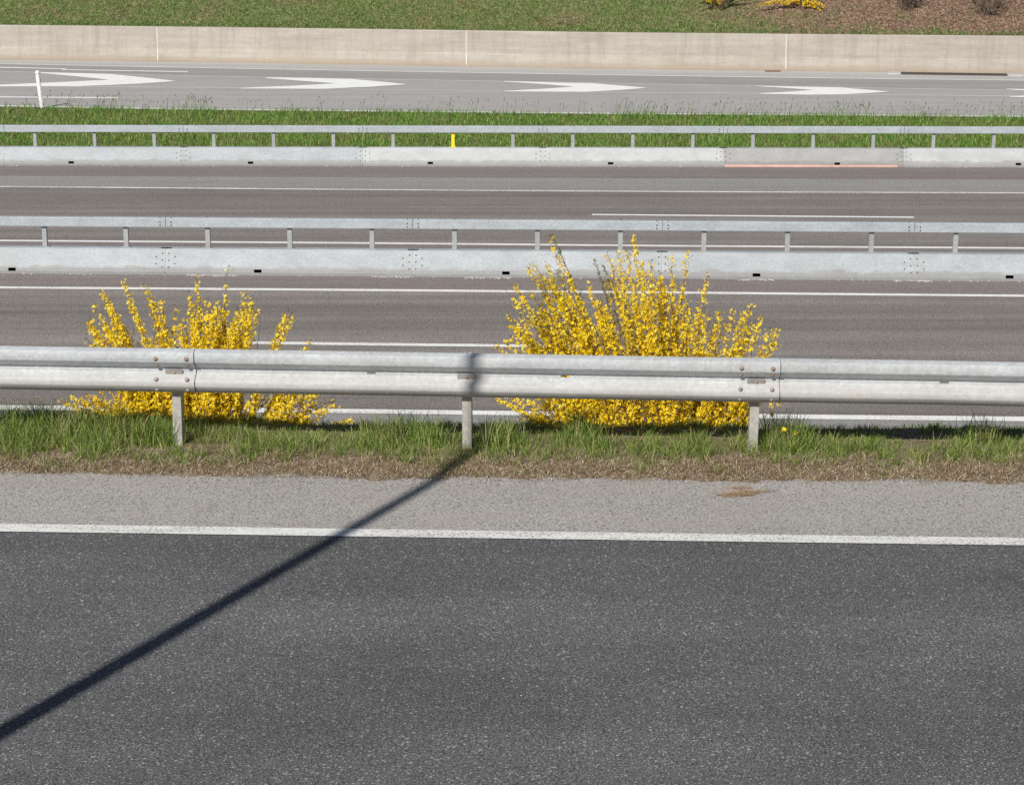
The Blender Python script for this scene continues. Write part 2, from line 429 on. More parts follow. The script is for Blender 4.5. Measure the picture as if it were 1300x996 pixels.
near_hi = Line([(0, 664.8), (440, 671.5), (870, 677.6), (1300, 683)], 0)
near_lo = Line([(0, 674.8), (440, 681), (870, 687), (1300, 692.5)], 0)
verge_fr = Line([(0, 600), (440, 606), (870, 609), (1300, 611)], 0)
mw_e_hi = Line([(0, 514.3), (440, 519.2), (995, 526), (1300, 529)], ZM)
mw_e_lo = Line([(0, 520.2), (440, 524.6), (995, 531.6), (1300, 534.8)], ZM)
mw_l_c = Line([(0, 431), (430, 436.6), (620, 438.6), (1300, 446)], ZM)
mw_i_c = Line([(0, 365), (440, 368.2), (860, 371.6), (1300, 375.7)], ZM)
mid_base = Line([(0, 347), (440, 349.6), (860, 353.7), (1300, 357.2)], ZM)
mid_lin = Line([(0, 347), (1300, 357.2)], ZM)
fw_a = Line([(0, 305.6), (440, 308.7), (860, 312.4), (1300, 315.2)], ZM)
fw_d = Line([(0, 266), (752, 272.6), (1157, 276), (1300, 277)], ZM)
fw_c = Line([(0, 237), (440, 240.8), (870, 243.6), (1300, 245.2)], ZM)
fw_seam = Line([(0, 223.4), (430, 225), (1300, 228)], ZM)
far_lin = Line([(0, 210), (1300, 212.4)], ZM)
r4 = Line([(0, 134.5), (200, 138), (520, 141.6), (780, 144.2), (1040, 145.8), (1300, 148)], ZM)
r3 = Line([(0, 109.3), (260, 111.6), (520, 114.4), (780, 117.4), (960, 119), (1300, 122.4)], ZM)
r2 = Line([(0, 91), (260, 96.8), (520, 101.4), (780, 106), (1040, 110.8), (1300, 115)], ZM)
r1 = Line([(0, 81.2), (260, 86.4), (520, 91), (780, 95.4), (1040, 99.2), (1300, 102.2)], ZM)
wall_b = Line([(0, 76.2), (260, 79.4), (520, 83.6), (780, 88), (1040, 91), (1300, 93.6)], ZM)

Y_EDGE = 14.12                                       # back edge of the near verge, the bank falls from here
def edge_y(x): return Y_EDGE + (verge_fr(x) - verge_fr(0)) + .10 * mnoise.noise(Vector((x * .7, 3, 0)))

# base sheet out to the horizon, below everything
V = []; Fc = []
ys = [-400, -60, 20, 90, 200, 1200]; xs_ = [-900, -200, 200, 900]
for y in ys:
    for x in xs_: V.append((x, y, ZM - .35))
for j in range(len(ys) - 1):
    for i in range(len(xs_) - 1):
        a = j * len(xs_) + i; Fc.append((a, a + 1, a + 1 + len(xs_), a + len(xs_)))
tag(mesh_obj('ground', V, Fc, M['bank_soil']), kind='structure')

# near slip road, its bank on the camera side, shoulder, verge and the embankment behind
strip('slip_road', 4.6, near_lo, 0, M['near_road'])
strip('road_bed', 4.5, off(near_lo, .03), -.02, M['near_road'])
strip('edge_line', near_lo, near_hi, 0.004, M['paint_near'])
strip('shoulder', near_hi, off(verge_fr, .35), 0.0, M['near_shoulder'])
def grid_surface(name, ylist, zfun, mat, xs, yfun=None):
    V = []; Fc = []; n = len(ylist)
    for x in xs:
        for y in ylist:
            yy = yfun(x, y) if yfun else y
            V.append((x, yy, zfun(x, yy)))
    for i in range(len(xs) - 1):
        for j in range(n - 1):
            a = i * n + j; Fc.append((a, a + n, a + n + 1, a + 1))
    return tag(mesh_obj(name, V, Fc, mat, smooth=True), kind='structure')
def bank_z(x, y):
    t = max(0.0, min(1.0, (4.6 - y) / 4.2)); return 2.25 * t * t * (3 - 2 * t) + .004
grid_surface('camera_bank', [4.62, 4.2, 3.5, 2.8, 2, 1.2, .4, -2, -8, -30], bank_z, M['bank_soil'], list(np.arange(-150, 151, 3.0)))
def verge_z(x, y):
    e = edge_y(x)
    fr = verge_fr(x) + .12 * mnoise.noise(Vector((x * 1.7, 0, 5))) + .08 * mnoise.noise(Vector((x * 6, 0, 2))) + .04 * mnoise.noise(Vector((x * 17, 0, 2)))
    up = max(0, min(1, (y - fr + .03) / .35)) * .045 - .004
    if y < fr - .02: up = -.012
    b = .012 * mnoise.noise(Vector((x * 7, y * 7, 1)))
    if y > fr + .1: up += b
    if y <= e: return up
    t = y - e
    s = max(up - .28 * t - .20 * min(t, 1.2) ** 1.6, ZM - .03)
    return s
vx = list(np.arange(-9, 9.01, .06))
yl = [0, .06, .12, .18, .25, .32, .4, .5, .6, .7, .8, .9, 1.0, 1.15, 1.3, 1.5, 1.8, 2.2, 2.8, 3.5, 4.2, 4.8, 5.4, 6.2]
grid_surface('verge', yl, verge_z, M['soil'], vx, lambda x, y: verge_fr(x) - .12 + y)
for xr, nm in (((-150, -9), 'verge'), ((9, 150), 'verge')):
    grid_surface(nm, yl, verge_z, M['soil'], list(np.linspace(xr[0], xr[1], 40)), lambda x, y: verge_fr(x) - .12 + y)

# motorway, near carriageway
strip('motorway_shoulder', 18.6, mw_e_lo, ZM, M['mw_shoulder'])
strip('motorway_lanes', mw_e_lo, off(mw_i_c, .05), ZM, M['mw_lane'])
strip('edge_line', mw_e_lo, mw_e_hi, ZM + .004, M['paint'])
def xat(px, row, z=ZM): return G(px, row, z).x
def dash(name, f, px0, px1, row, wdt, mat, z=ZM):
    a, b = xat(px0, row, z), xat(px1, row, z)
    strip(name, off(f, -wdt / 2), off(f, wdt / 2), z + .004, mat, xs=list(np.linspace(a, b, 9)))
for k in (-2, -1, 0, 1, 2):
    dash('lane_line', mw_l_c, 296 + 1656 * k, 848 + 1656 * k, 436.5, .165, M['paint'])
strip('edge_line', off(mw_i_c, -.085), off(mw_i_c, .085), ZM + .004, M['paint'])
strip('motorway_inner_strip', off(mw_i_c, .05), off(mid_lin, .3), ZM, M['mw_strip'])
# far carriageway
strip('median_strip', off(mid_lin, .3), fw_a, ZM, M['mw_strip'])
strip('motorway_lanes', fw_a, fw_c, ZM, M['mw_lane'])
strip('edge_line', off(fw_a, -.075), off(fw_a, .085), ZM + .004, M['paint'])
for k in (-2, -1, 0, 1, 2):
    dash('lane_line', fw_d, 752 + 1215 * k, 1158 + 1215 * k, 274.3, .15, M['paint'])
strip('edge_line', off(fw_c, -.08), off(fw_c, .08), ZM + .004, M['paint_worn'])
strip('motorway_grey_strip', fw_c, fw_seam, ZM, M['mw_grey'])
strip('motorway_outer_strip', fw_seam, off(far_lin, .45), ZM, M['mw_strip'])

# grassed median, ramp
strip('median_ground', off(far_lin, .45), off(r4, -.12), ZM - .01, M['median_soil'])
strip('ramp_road', off(r4, -.25), r3, ZM, M['ramp_lane'])
strip('ramp_gore', r3, r2, ZM, M['ramp_lane'])
strip('ramp_upper_lane', r2, off(r1, .05), ZM, M['ramp_dark'])
strip('ramp_shoulder', off(r1, .05), off(wall_b, .2), ZM, M['ramp_light'])
strip('edge_line', off(r4, -.10), off(r4, .12), ZM + .004, M['paint'])
strip('gore_line', off(r3, -.07), off(r3, .07), ZM + .004, M['paint_thin'])
strip('gore_line', off(r2, -.08), off(r2, .08), ZM + .004, M['paint_thin'])
strip('edge_line', off(r1, -.11), off(r1, .11), ZM + .004, M['paint_ramp'])
def poly_on_road(name, pts, mat, z=.008):
    g = [G(a, b, ZM + z) for a, b in pts]
    me_f = [tuple(range(len(g)))]
    return tag(mesh_obj(name, g, me_f, mat), kind='structure')
poly_on_road('lane_line', [(-70, 83.2), (84, 87.1), (84, 88.2), (-70, 84.6)], M['paint'])
poly_on_road('lane_line', [(78, 88.0), (239, 90.6), (239, 92.0), (78, 89.2)], M['paint_ramp'])
poly_on_road('lane_line', [(-300, 120.4), (151, 123.5), (151, 125.1), (-300, 122.0)], M['paint'])
chev = [
    [(52, 91.8), (140, 94.2), (182, 98.2), (224, 103), (178, 106.3), (150, 107.6), (96, 109.8), (0, 110.0), (-70, 110.2), (-70, 109.4), (0, 107.6), (70, 104.6), (138, 101.4), (96, 97.0), (52, 93.0)],
    [(338, 98.4), (390, 99.2), (446, 100.4), (480, 103.4), (518, 107.2), (470, 110.3), (410, 112.9), (306, 112.6), (306, 111.7), (370, 109.0), (426, 106.0), (385, 103.0), (338, 99.4)],
    [(640, 103.0), (700, 104.8), (752, 105.9), (786, 108.6), (822, 111.6), (790, 114.3), (742, 116.8), (640, 116.3), (640, 115.5), (690, 112.8), (728, 110.2), (690, 107.0), (640, 103.9)],
    [(960, 108.9), (1010, 110.0), (1068, 111.2), (1096, 113.6), (1130, 116.4), (1100, 118.4), (1066, 120.2), (1020, 120.4), (964, 119.3), (964, 118.5), (1000, 116.6), (1032, 114.4), (1000, 112.0), (960, 109.6)],
]
chev.append([(x + 318, y + 3.9) for x, y in chev[3]])
for c in chev: poly_on_road('chevron_marking', c, M['paint_chevron'])

# hill behind the wall
WALLH = 1.22
def hill_z(x, y):
    b = wall_b(x) + .45
    t = y - b
    z = ZM + WALLH - .07
    if t > 0: z += min(.45 * t, 9 + .05 * t) + .08 * mnoise.noise(Vector((x * .5, y * .5, 0))) * min(1, t)
    return z
grid_surface('hillside', [0, .3, .7, 1.1, 1.6, 2.1, 2.7, 3.4, 4.5, 6, 9, 14, 20, 30, 45, 80, 200], hill_z, M['hill_soil'], list(np.arange(-150, -30, 3.0)) + list(np.arange(-30, 30, .75)) + list(np.arange(30, 151, 3.0)),
             lambda x, y: wall_b(x) + .40 + y)

# ------------------------------------------------------------------ concrete wall
wr = empty('concrete_wall', (0, wall_b(0), ZM))
tag(wr, 'long low beige concrete retaining wall with pale vertical joints at the foot of the grassy bank', 'wall')
def wall_panel(x0, x1):
    prof = [(0, 0), (0, .07), (.015, .085), (.11, .42), (.125, .46), (.135, 1.195), (.155, WALLH), (.38, WALLH), (.40, 1.19), (.40, -.1)]
    n = max(2, int((x1 - x0) / 1.0)); xs = np.linspace(x0, x1, n + 1)
    V = []; Fc = []; k = len(prof)
    for x in xs:
        for (y, z) in prof: V.append((x, wall_b(x) - wall_b(0) + y, z + .0))
    for i in range(len(xs) - 1):
        for j in range(k - 1):
            a = i * k + j; Fc.append((a, a + k, a + k + 1, a + 1))
    Fc.append(tuple(range(k))); Fc.append(tuple(len(xs) * k - 1 - q for q in range(k)))
    return mesh_obj('wall_panel', V, Fc, M['concrete'], wr)
jx = [xat(200, 78.6), xat(592, 84.6), xat(997.5, 90.4)]
L_ = jx[1] - jx[0]
joints = [jx[0] - q * L_ for q in range(9, 0, -1)] + jx + [jx[2] + q * L_ for q in range(1, 9)]
for a, b in zip(joints[:-1], joints[1:]): wall_panel(a + .02, b - .02)
for x in joints:
    y = wall_b(x) - wall_b(0)
    prof = [(.03, 0), (.02, .08), (.118, .43), (.131, .46), (.139, 1.19), (.16, WALLH - .01), (.36, WALLH - .01), (.36, 0)]
    V, Fc = extrude_profile([(yy + y, z) for yy, z in prof], [x - .021, x + .021], closed=True, caps=True)
    mesh_obj('joint_strip', V, Fc, M['joint_grey'] if x < 0 and x > -9 and abs(x - jx[0]) < .1 else M['joint'], wr)

# drainage grate by the wall
ga, gb = G(1127, 93.4, ZM), G(1298, 95.8, ZM)
gr = empty('drain_channel', (ga.x, ga.y, ZM), (0, 0, math.atan2(gb.y - ga.y, gb.x - ga.x)))
tag(gr, 'long dark drainage grate with concrete ends sunk beside the foot of the beige wall', 'drain')
GL = (gb - ga).length
bm = bmesh.new(); box_bm(bm, 0, .42, -.34, .30, -.05, .05, .01); e1 = bm_obj('end_block', bm, M['ramp_light'], gr)
bm = bmesh.new(); box_bm(bm, GL - .5, GL, -.34, .30, -.05, .05, .01); bm_obj('end_block', bm, M['ramp_light'], gr)
bm = bmesh.new()
for a, b in ((-.34, -.28), (.24, .30)): box_bm(bm, .42, GL - .5, a, b, -.05, .03)
bm_obj('frame', bm, M['iron'], gr)
bm = bmesh.new(); box_bm(bm, .43, GL - .51, -.28, .24, -.05, .008)
x = .45
while x < GL - .53: box_bm(bm, x, x + .03, -.28, .24, .008, .035); x += .075
bm_obj('grate', bm, M['iron'], gr)

# ------------------------------------------------------------------ small props by the wall
p = G(685, 85.6, ZM)
cn = empty('drink_can', (p.x, p.y, ZM + .045), (0, R(90), R(20)))
tag(cn, 'crushed red drink can lying at the foot of the beige wall', 'can')
bm = bmesh.new(); bmesh.ops.create_cone(bm, cap_ends=True, segments=14, radius1=.045, radius2=.045, depth=.16)
for v in bm.verts: v.co.x *= .8 + .15 * math.sin(v.co.z * 40)
bm_obj('can_body', bm, M['red'], cn, smooth=False)
bm = bmesh.new(); bmesh.ops.create_cone(bm, cap_ends=True, segments=14, radius1=.045, radius2=.034, depth=.015)
bm_obj('lid', bm, M['galv_white'], cn, loc=(0, 0, .0875))
p = G(981, 91.2, ZM)
bm = bmesh.new(); box_bm(bm, -.27, .27, -.05, .05, 0, .05, .012)
for v in bm.verts: v.co.y += .02 * math.sin(v.co.x * 9); v.co.z *= 1 - .5 * abs(v.co.x)
o = bm_obj('iron_strip', bm, M['brown_rust'], None, loc=(p.x, p.y, ZM)); tag(o, 'rusty brown flat strip lying along the wall foot beside a pale joint', 'scrap')

# ------------------------------------------------------------------ steel double-rail barriers
def hemi_bm(r, h, seg=10):
    bm = bmesh.new()
    bmesh.ops.create_uvsphere(bm, u_segments=seg, v_segments=6, radius=r)
    bmesh.ops.delete(bm, geom=[v for v in bm.verts if v.co.z < -1e-5], context='VERTS')
    for v in bm.verts: v.co.z *= h / r
    bmesh.ops.rotate(bm, verts=bm.verts, cent=(0, 0, 0), matrix=Matrix.Rotation(R(90), 3, 'X'))   # dome towards -y
    return bm

def steel_barrier(line, px_splice, row_splice, n0, n1, label, notch, mats, post_mats, zscale=1.0, vis=(0, 9), orange=None, SEC=4.0):
    a, b = line.x[0], line.x[-1]; ya, yb = line(a), line(b)
    ang = math.atan2(yb - ya, b - a)
    # splice 0 on the base line
    r = ray(px_splice, row_splice)
    # intersect the base line (upright plane over it) with the line of sight
    s = (yb - ya) / (b - a)
    t = (ya - s * a) / (r.y - s * r.x)
    x0 = r.x * t; y0 = ya + s * (x0 - a)
    root = empty('steel_barrier', (x0, y0, ZM), (0, 0, ang))
    tag(root, label, 'crash barrier')
    H = .405 * zscale
    prof = [(0, 0), (0, .045), (.014, .095), (.145, H - .02), (.165, H), (.335, H), (.355, H - .02), (.486, .095), (.50, .045), (.50, 0)]
    rz0, rz1, rzt = .745 * zscale, .862 * zscale, .915 * zscale
    rprof = [(.19, rz0), (.185, rz0 + .010), (.185, rz1 + .028), (.192, rz1 + .036), (.215, rz1 + .040), (.25, rzt - .01), (.285, rz1 + .040), (.308, rz1 + .036), (.315, rz1 + .028), (.315, rz0 + .010), (.31, rz0)]
    bolt_me = None; rivet = None; post_o = {}; slot = None
    for k in range(n0, n1):
        s0, s1 = k * SEC, (k + 1) * SEC
        nx = s0 + notch(k) * SEC
        xs = [s0 + .006, nx - .062, nx + .062, s1 - .006]
        V, Fc = extrude_profile(prof, xs, skip=lambda i, j: i == 1 and j == 1)
        mesh_obj('barrier_panel', V, Fc, mats(k)[0], root)
        V, Fc = extrude_profile(rprof, [s0 + .004, s1 - .004], closed=True, caps=True)
        mesh_obj('top_rail', V, Fc, mats(k)[1], root)
        if orange is not None and k == orange:
            V, Fc = extrude_profile([(-.012, 0), (-.012, .036), (-.002, .042), (-.002, 0)], [s0 + .03, s1 - .15], closed=True, caps=True)
            q = mesh_obj('bottom_strip', V, Fc, M['orange'], root); q['label'] = 'faded orange strip along the barrier foot'
        # back plate that closes the joint, seen as a dark slit
        V, Fc = extrude_profile([(y_ * .96 + .01, z_ * .985) for y_, z_ in prof], [s0 - .2, s0 + .2])
        mesh_obj('splice_plate', V, Fc, M['galv_post'], root)
        for q in range(3):
            x = s0 + SEC * (q + .5) / 3
            pm = post_mats(k, q)
            if pm.name not in post_o:
                bm = bmesh.new()
                box_bm(bm, -.037, .037, .235, .242, H - .01, rz0 + .03)
                box_bm(bm, -.037, -.030, .242, .300, H - .01, rz0 + .03)
                box_bm(bm, .030, .037, .242, .300, H - .01, rz0 + .03)
                box_bm(bm, -.075, .075, .215, .31, H + .001, H + .009)
                po = bm_obj('post', bm, pm, root, loc=(x, 0, 0)); post_o[pm.name] = po
            else:
                po = copy_part(post_o[pm.name], (x, 0, 0), root)
            if 'yellow' in pm.name: po['label'] = 'bright yellow post'
            if rivet is None:
                bm = bmesh.new(); bmesh.ops.create_cone(bm, cap_ends=True, segments=8, radius1=.014, radius2=.010, depth=.012)
                rivet = bm_obj('bolt', bm, M['bolt_dark'], root, loc=(x, .25, rzt - .006))
            elif vis[0] <= k <= vis[1]: copy_part(rivet, (x, .25, rzt - .006), root)
        if vis[0] <= k <= vis[1]:
            spots = []
            def fy(z): return .018 + (z - .10) / (H - .12) * .128
            for dx in (-.053, .053):
                for z in (.12, .225, .33): spots.append((s0 + dx, fy(z * zscale) - .003, z * zscale))
            for dx in (-.153, .153):
                for z in (.175, .28): spots.append((s0 + dx, fy(z * zscale) - .003, z * zscale))
            for dx in (-.09, .09):
                for z in (.78, .835): spots.append((s0 + dx, .183, z * zscale))
                spots.append((s0 + dx, .204, rz1 + .040))
            for sp in spots:
                if bolt_me is None: bolt_me = bm_obj('bolt', hemi_bm(.0125, .010, 8), M['bolt_dark'], root, loc=sp)
                else: copy_part(bolt_me, sp, root)
            if slot is None:
                bm = bmesh.new(); box_bm(bm, -.085, .085, .158, .20, H + .001, H + .012)
                slot = bm_obj('joint_cover', bm, M['dark_plastic'], root, loc=(s0, 0, 0))
            else: copy_part(slot, (s0, 0, 0), root)
    return root

gm = lambda k: (M['galv_mid'], M['galv_rail'])
mid_root = steel_barrier(mid_lin, 209, 333, -8, 11, 'galvanised double-rail steel crash barrier standing between the two motorway carriageways, behind the yellow bushes',
              lambda k: .376, gm, lambda k, q: M['slim_post'], vis=(0, 3), SEC=4.03)
def fm(k):
    if k in (1, 2): return (M['galv_white'], M['galv_rail'])
    if k == 3: return (M['galv_grey'], M['galv_rail'])
    return (M['galv_mid'], M['galv_rail']) if k != 4 else (M['galv_white'], M['galv_rail'])
far_root = steel_barrier(far_lin, 232, 199, -8, 13, 'farther galvanised steel crash barrier along the grass strip, with one yellow post',
              lambda k: .376 if k < 3 else .63, fm, lambda k, q: M['yellow_paint'] if (k == 1 and q == 1) else M['slim_post'], zscale=.975, vis=(0, 4), orange=3, SEC=4.045)

# ------------------------------------------------------------------ near W-beam guardrail
sl_ = near_hi.deg[0]
YR = 13.40
pa, pb = GY(0, 441, YR - sl_ * 0 + sl_ * GY(0, 441, YR).x), GY(1300, 462, YR + sl_ * GY(1300, 462, YR).x)
dirv = (pb - pa)
yaw = math.atan2(dirv.y, dirv.x); roll = -math.asin(dirv.z / dirv.length)
def rail_point(px, row):       # on the beam plane for a photo column
    r = ray(px, row); s = (pb.y - pa.y) / (pb.x - pa.x)
    t = (pa.y - s * pa.x) / (r.y - s * r.x)
    return r.x * t
x_sp = rail_point(246, 470)
fr_ = (x_sp - pa.x) / (pb.x - pa.x)
org = pa.lerp(pb, fr_)
TOP = .31
g_root = empty('guardrail', (org.x, org.y, org.z - TOP), (0, roll, yaw))
tag(g_root, 'weathered galvanised W-beam guardrail on short posts along the near grass verge', 'guardrail')
def lx(px, row=480): return (rail_point(px, row) - org.x) / math.cos(yaw)
WP = [(.074, .301), (.066, .309), (.056, .309), (.012, .296), (.003, .291), (0, .283), (0, .228), (.004, .220), (.068, .176), (.074, .168),
      (.074, .163), (.074, .147), (.074, .138), (.068, .131), (.005, .098), (0, .090), (0, .056), (.003, .048), (.046, .004), (.056, .000), (.064, .008)]
slot_px = [470, 717, 1201]
slots = [lx(s, 485) for s in slot_px]
SECN = 4.0
s_r = lx(990, 480); SECN = s_r            # measured from the two splices that show
def beam(x0, x1):
    xs = [x0]
    sl = [s for s in slots if x0 < s < x1]
    for s in sorted(sl): xs += [s - .031, s + .031]
    xs.append(x1)
    # add stations so that long stretches are not dead straight
    full = []
    for a, b in zip(xs[:-1], xs[1:]):
        n = max(1, int((b - a) / .5)); full += list(np.linspace(a, b, n + 1)[:-1])
    full.append(x1)
    sk = {i for i in range(len(full) - 1) for s in sl if abs((full[i] + full[i + 1]) / 2 - s) < .01 and full[i + 1] - full[i] < .07}
    V, Fc = extrude_profile(WP, full, skip=lambda i, j: i in sk and j == 10)
    V = [(x, y - .007 * (x - x0) / (x1 - x0) + .0025 * mnoise.noise(Vector((x * .9, 0, 4))) , z + .002 * mnoise.noise(Vector((x * 1.1, 3, 7)))) for x, y, z in V]
    o = mesh_obj('beam', V, Fc, M['galv_near'], g_root, smooth=True)
    sm = o.modifiers.new('thickness', 'SOLIDIFY'); sm.thickness = .003; sm.offset = -1
    es = o.modifiers.new('edges', 'EDGE_SPLIT'); es.split_angle = R(40)
    return o
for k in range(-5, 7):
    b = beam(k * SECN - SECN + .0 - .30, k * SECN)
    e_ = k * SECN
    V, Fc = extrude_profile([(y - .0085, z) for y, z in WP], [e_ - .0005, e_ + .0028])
    ee = mesh_obj('lap_shade_strip', V, Fc, M['bolt_dark'], g_root)  # dark strip added to stand in for the shade line at each beam lap
# posts
def gpost(x, w=.072, d=.055, mat='galv_post', lean=0.0, zb=-.75, rounded=False):
    bm = bmesh.new()
    t = .006
    y0 = .100
    box_bm(bm, -w / 2, w / 2, y0, y0 + t, zb, .285, .0015)
    box_bm(bm, -w / 2, -w / 2 + t, y0 + t, y0 + d + .045, zb, .285)
    box_bm(bm, w / 2 - t, w / 2, y0 + t, y0 + d + .045, zb, .285)
    box_bm(bm, -w / 2 + t, -w / 2 + .022, y0 + d + .039, y0 + d + .045, zb, .285)
    box_bm(bm, w / 2 - .022, w / 2 - t, y0 + d + .039, y0 + d + .045, zb, .285)
    o = bm_obj('post', bm, M[mat], g_root, loc=(x, 0, 0)); o.rotation_euler.y = lean
    return o
post_x = [lx(221.5, 540), lx(591.5, 540), lx(959, 540)]
half = (post_x[2] - post_x[0]) / 2
px_all = [post_x[0] - 3 * half, post_x[0] - 2 * half, post_x[0] - half] + post_x + [post_x[2] + q * half for q in range(1, 10)] + [post_x[0] - q * half for q in range(4, 10)]
bo_r = bo_g = None; br = None; sp_o = None; bb = None
for i, x in enumerate(px_all):
    gpost(x, .063 if i != 4 else .066, lean=R(-.5) if i == 4 else R(.15 * (i % 3)))
    bm = bmesh.new(); box_bm(bm, -.05, .05, .0775, .0985, .10, .21, .004)
    if sp_o is None: sp_o = bm_obj('spacer', bm, M['bracket'], g_root, loc=(x, 0, 0))
    else: bm.free(); copy_part(sp_o, (x, 0, 0), g_root)
    if br is None:
        bm = bmesh.new(); box_bm(bm, -.061, .061, .054, .060, .117, .161, .002)
        br = bm_obj('bracket_plate', bm, M['bracket'], g_root, loc=(x, 0, 0))
        bb = bm_obj('bolt', hemi_bm(.011, .009), M['bolt'], g_root, loc=(x, .054, .139))
    else:
        copy_part(br, (x, 0, 0), g_root); copy_part(bb, (x + .002, .054, .139), g_root)
# splice bolts
def rotx(deg): return (R(deg), 0, 0)
for k in (-1, 0, 1, 2):
    e = k * SECN
    for q, dx in enumerate((-.265, -.050)):
        for z, y, rx, kind in ((.251, -.008, 0, 'r'), (.197, .028, 28, 'g'), (.103, -.002, -20, 'g'), (.022, .020, 38, 'g')):
            if k == 1 and q == 0: kind = 'g'
            src = bo_r if kind == 'r' else bo_g
            if src is None:
                nb = bm_obj('bolt', hemi_bm(.0155, .010, 12), M['bolt_rust'] if kind == 'r' else M['bolt'], g_root, loc=(e + dx, y - .003, z), smooth=True)
                nb.rotation_euler = rotx(rx)
                if kind == 'r': bo_r = nb; nb['label'] = 'rusty bolt'
                else: bo_g = nb
            else: copy_part(src, (e + dx, y - .003, z), g_root, rotx(rx))

# ------------------------------------------------------------------ delineator post in the grass, lamp post whose shadow falls across the road
p0 = G(53.5, 137, ZM); p1 = GY(47.2, 90.5, p0.y)
dl = empty('delineator_post', p0 - Vector((0, 0, .02)), (0, math.atan2(p1.x - p0.x, p1.z - p0.z), 0))
tag(dl, 'slim white plastic marker post leaning left in the grass beside the ramp', 'marker post')
hh = (p1 - p0).length
bm = bmesh.new(); box_bm(bm, -.05, .05, -.05, .05, 0, hh - .06, .02); bm_obj('post_body', bm, M['white_plastic'], dl)
bm = bmesh.new(); box_bm(bm, -.052, .052, -.052, .052, hh - .06, hh + .02, .015)
for v in bm.verts:
    if v.co.z > hh - .02: v.co.z -= (v.co.y + .05) * -.4 + .02
bm_obj('cap', bm, M['white_plastic'], dl)
bm = bmesh.new(); box_bm(bm, .048, .056, -.02, .02, hh - .28, hh - .10); bm_obj('reflector', bm, M['dark_plastic'], dl)

t = (3.4 - A0.y) / d0.y
lpx = A0.x + d0.x * t
lp = empty('street_lamp', (lpx, 3.4, bank_z(0, 3.4) - .05))
tag(lp, 'tall grey tapered lamp post on the bank beside the slip road, throwing the long shadow', 'street lamp')
LH = 11.0
def taper(name, pts, mat, parent, seg=20):
    V = []; Fc = []
    for i, (x, y, z, r) in enumerate(pts):
        for s in range(seg):
            a = 2 * math.pi * s / seg; V.append((x + r * math.cos(a), y + r * math.sin(a), z))
        if i:
            for s in range(seg):
                q = (s + 1) % seg; Fc.append(((i - 1) * seg + s, (i - 1) * seg + q, i * seg + q, i * seg + s))
    Fc.append(tuple(range(seg - 1, -1, -1))); Fc.append(tuple((len(pts) - 1) * seg + s for s in range(seg)))
    return mesh_obj(name, V, Fc, mat, parent, smooth=False)
taper('mast', [(0, 0, 0, .115), (0, 0, 1.2, .11), (0, 0, 1.25, .077), (0, 0, 6, .057), (0, 0, LH, .036)], M['lamp_steel'], lp)
bm = bmesh.new(); box_bm(bm, -.2, .2, -.2, .2, -.02, .03, .005); bm_obj('base_plate', bm, M['lamp_steel'], lp)
bm = bmesh.new(); box_bm(bm, -.045, .045, -.121, -.105, .5, .85, .003); bm_obj('service_door', bm, M['lamp_steel'], lp)
bm = bmesh.new(); box_bm(bm, -.07, .07, -.1, .62, LH - .02, LH + .10, .03); hd = bm_obj('lamp_head', bm, M['lamp_steel'], lp)
bm = bmesh.new(); box_bm(bm, -.055, .055, .12, .56, LH - .04, LH - .021, .004); bm_obj('lamp_glass', bm, M['glass'], hd)

# ------------------------------------------------------------------ blades, flowers and twigs
def blades(name, P, H, W, lean, mat, parent=None, bend=.5, az=None):
    """P (n,3) roots; H heights; W widths; lean horizontal throw as a share of the height"""
    n = len(P)
    a = rng.uniform(0, 2 * np.pi, n) if az is None else az
    d = np.stack([np.cos(a), np.sin(a), np.zeros(n)], 1)
    fa = a + rng.uniform(-1.2, 1.2, n) + np.pi / 2
    s = np.stack([np.cos(fa), np.sin(fa), np.zeros(n)], 1)
    V = np.zeros((n, 7, 3))
    for k, (hz, lz, wz) in enumerate(((0, 0, 1.0), (.45, .28, .85), (.82, .65, .5))):
        c = P + d * (H * lean * lz)[:, None]; c[:, 2] += H * hz
        V[:, 2 * k] = c - s * (W * wz / 2)[:, None]; V[:, 2 * k + 1] = c + s * (W * wz / 2)[:, None]
    c = P + d * (H * lean)[:, None]; c[:, 2] += H * (1 - .25 * np.minimum(lean, 1.5))
    V[:, 6] = c
    base = np.arange(n)[:, None] * 7
    f = np.array([0, 1, 3, 2, 2, 3, 5, 4, 4, 5, 6])
    loops = (base + f[None]).ravel(); sizes = np.tile([4, 4, 3], n)
    return np_obj(name, V.reshape(-1, 3), loops, sizes, mat, parent)

def tubes(paths, seg=5):
    """paths: list of (points, r0, r1)"""
    V = []; Fc = []
    for pts, r0, r1 in paths:
        b0 = len(V); n = len(pts)
        for i, p in enumerate(pts):
            q = pts[min(i + 1, n - 1)] - pts[max(i - 1, 0)]
            q = q.normalized() if q.length > 0 else Vector((0, 0, 1))
            u = q.cross(Vector((0, 1, .13))).normalized(); v = q.cross(u)
            r = r0 + (r1 - r0) * i / (n - 1)
            for s in range(seg):
                a = 2 * math.pi * s / seg
                V.append(p + u * (r * math.cos(a)) + v * (r * math.sin(a)))
        for i in range(n - 1):
            for s in range(seg):
                q = (s + 1) % seg
                Fc.append((b0 + i * seg + s, b0 + i * seg + q, b0 + (i + 1) * seg + q, b0 + (i + 1) * seg + s))
    return V, Fc

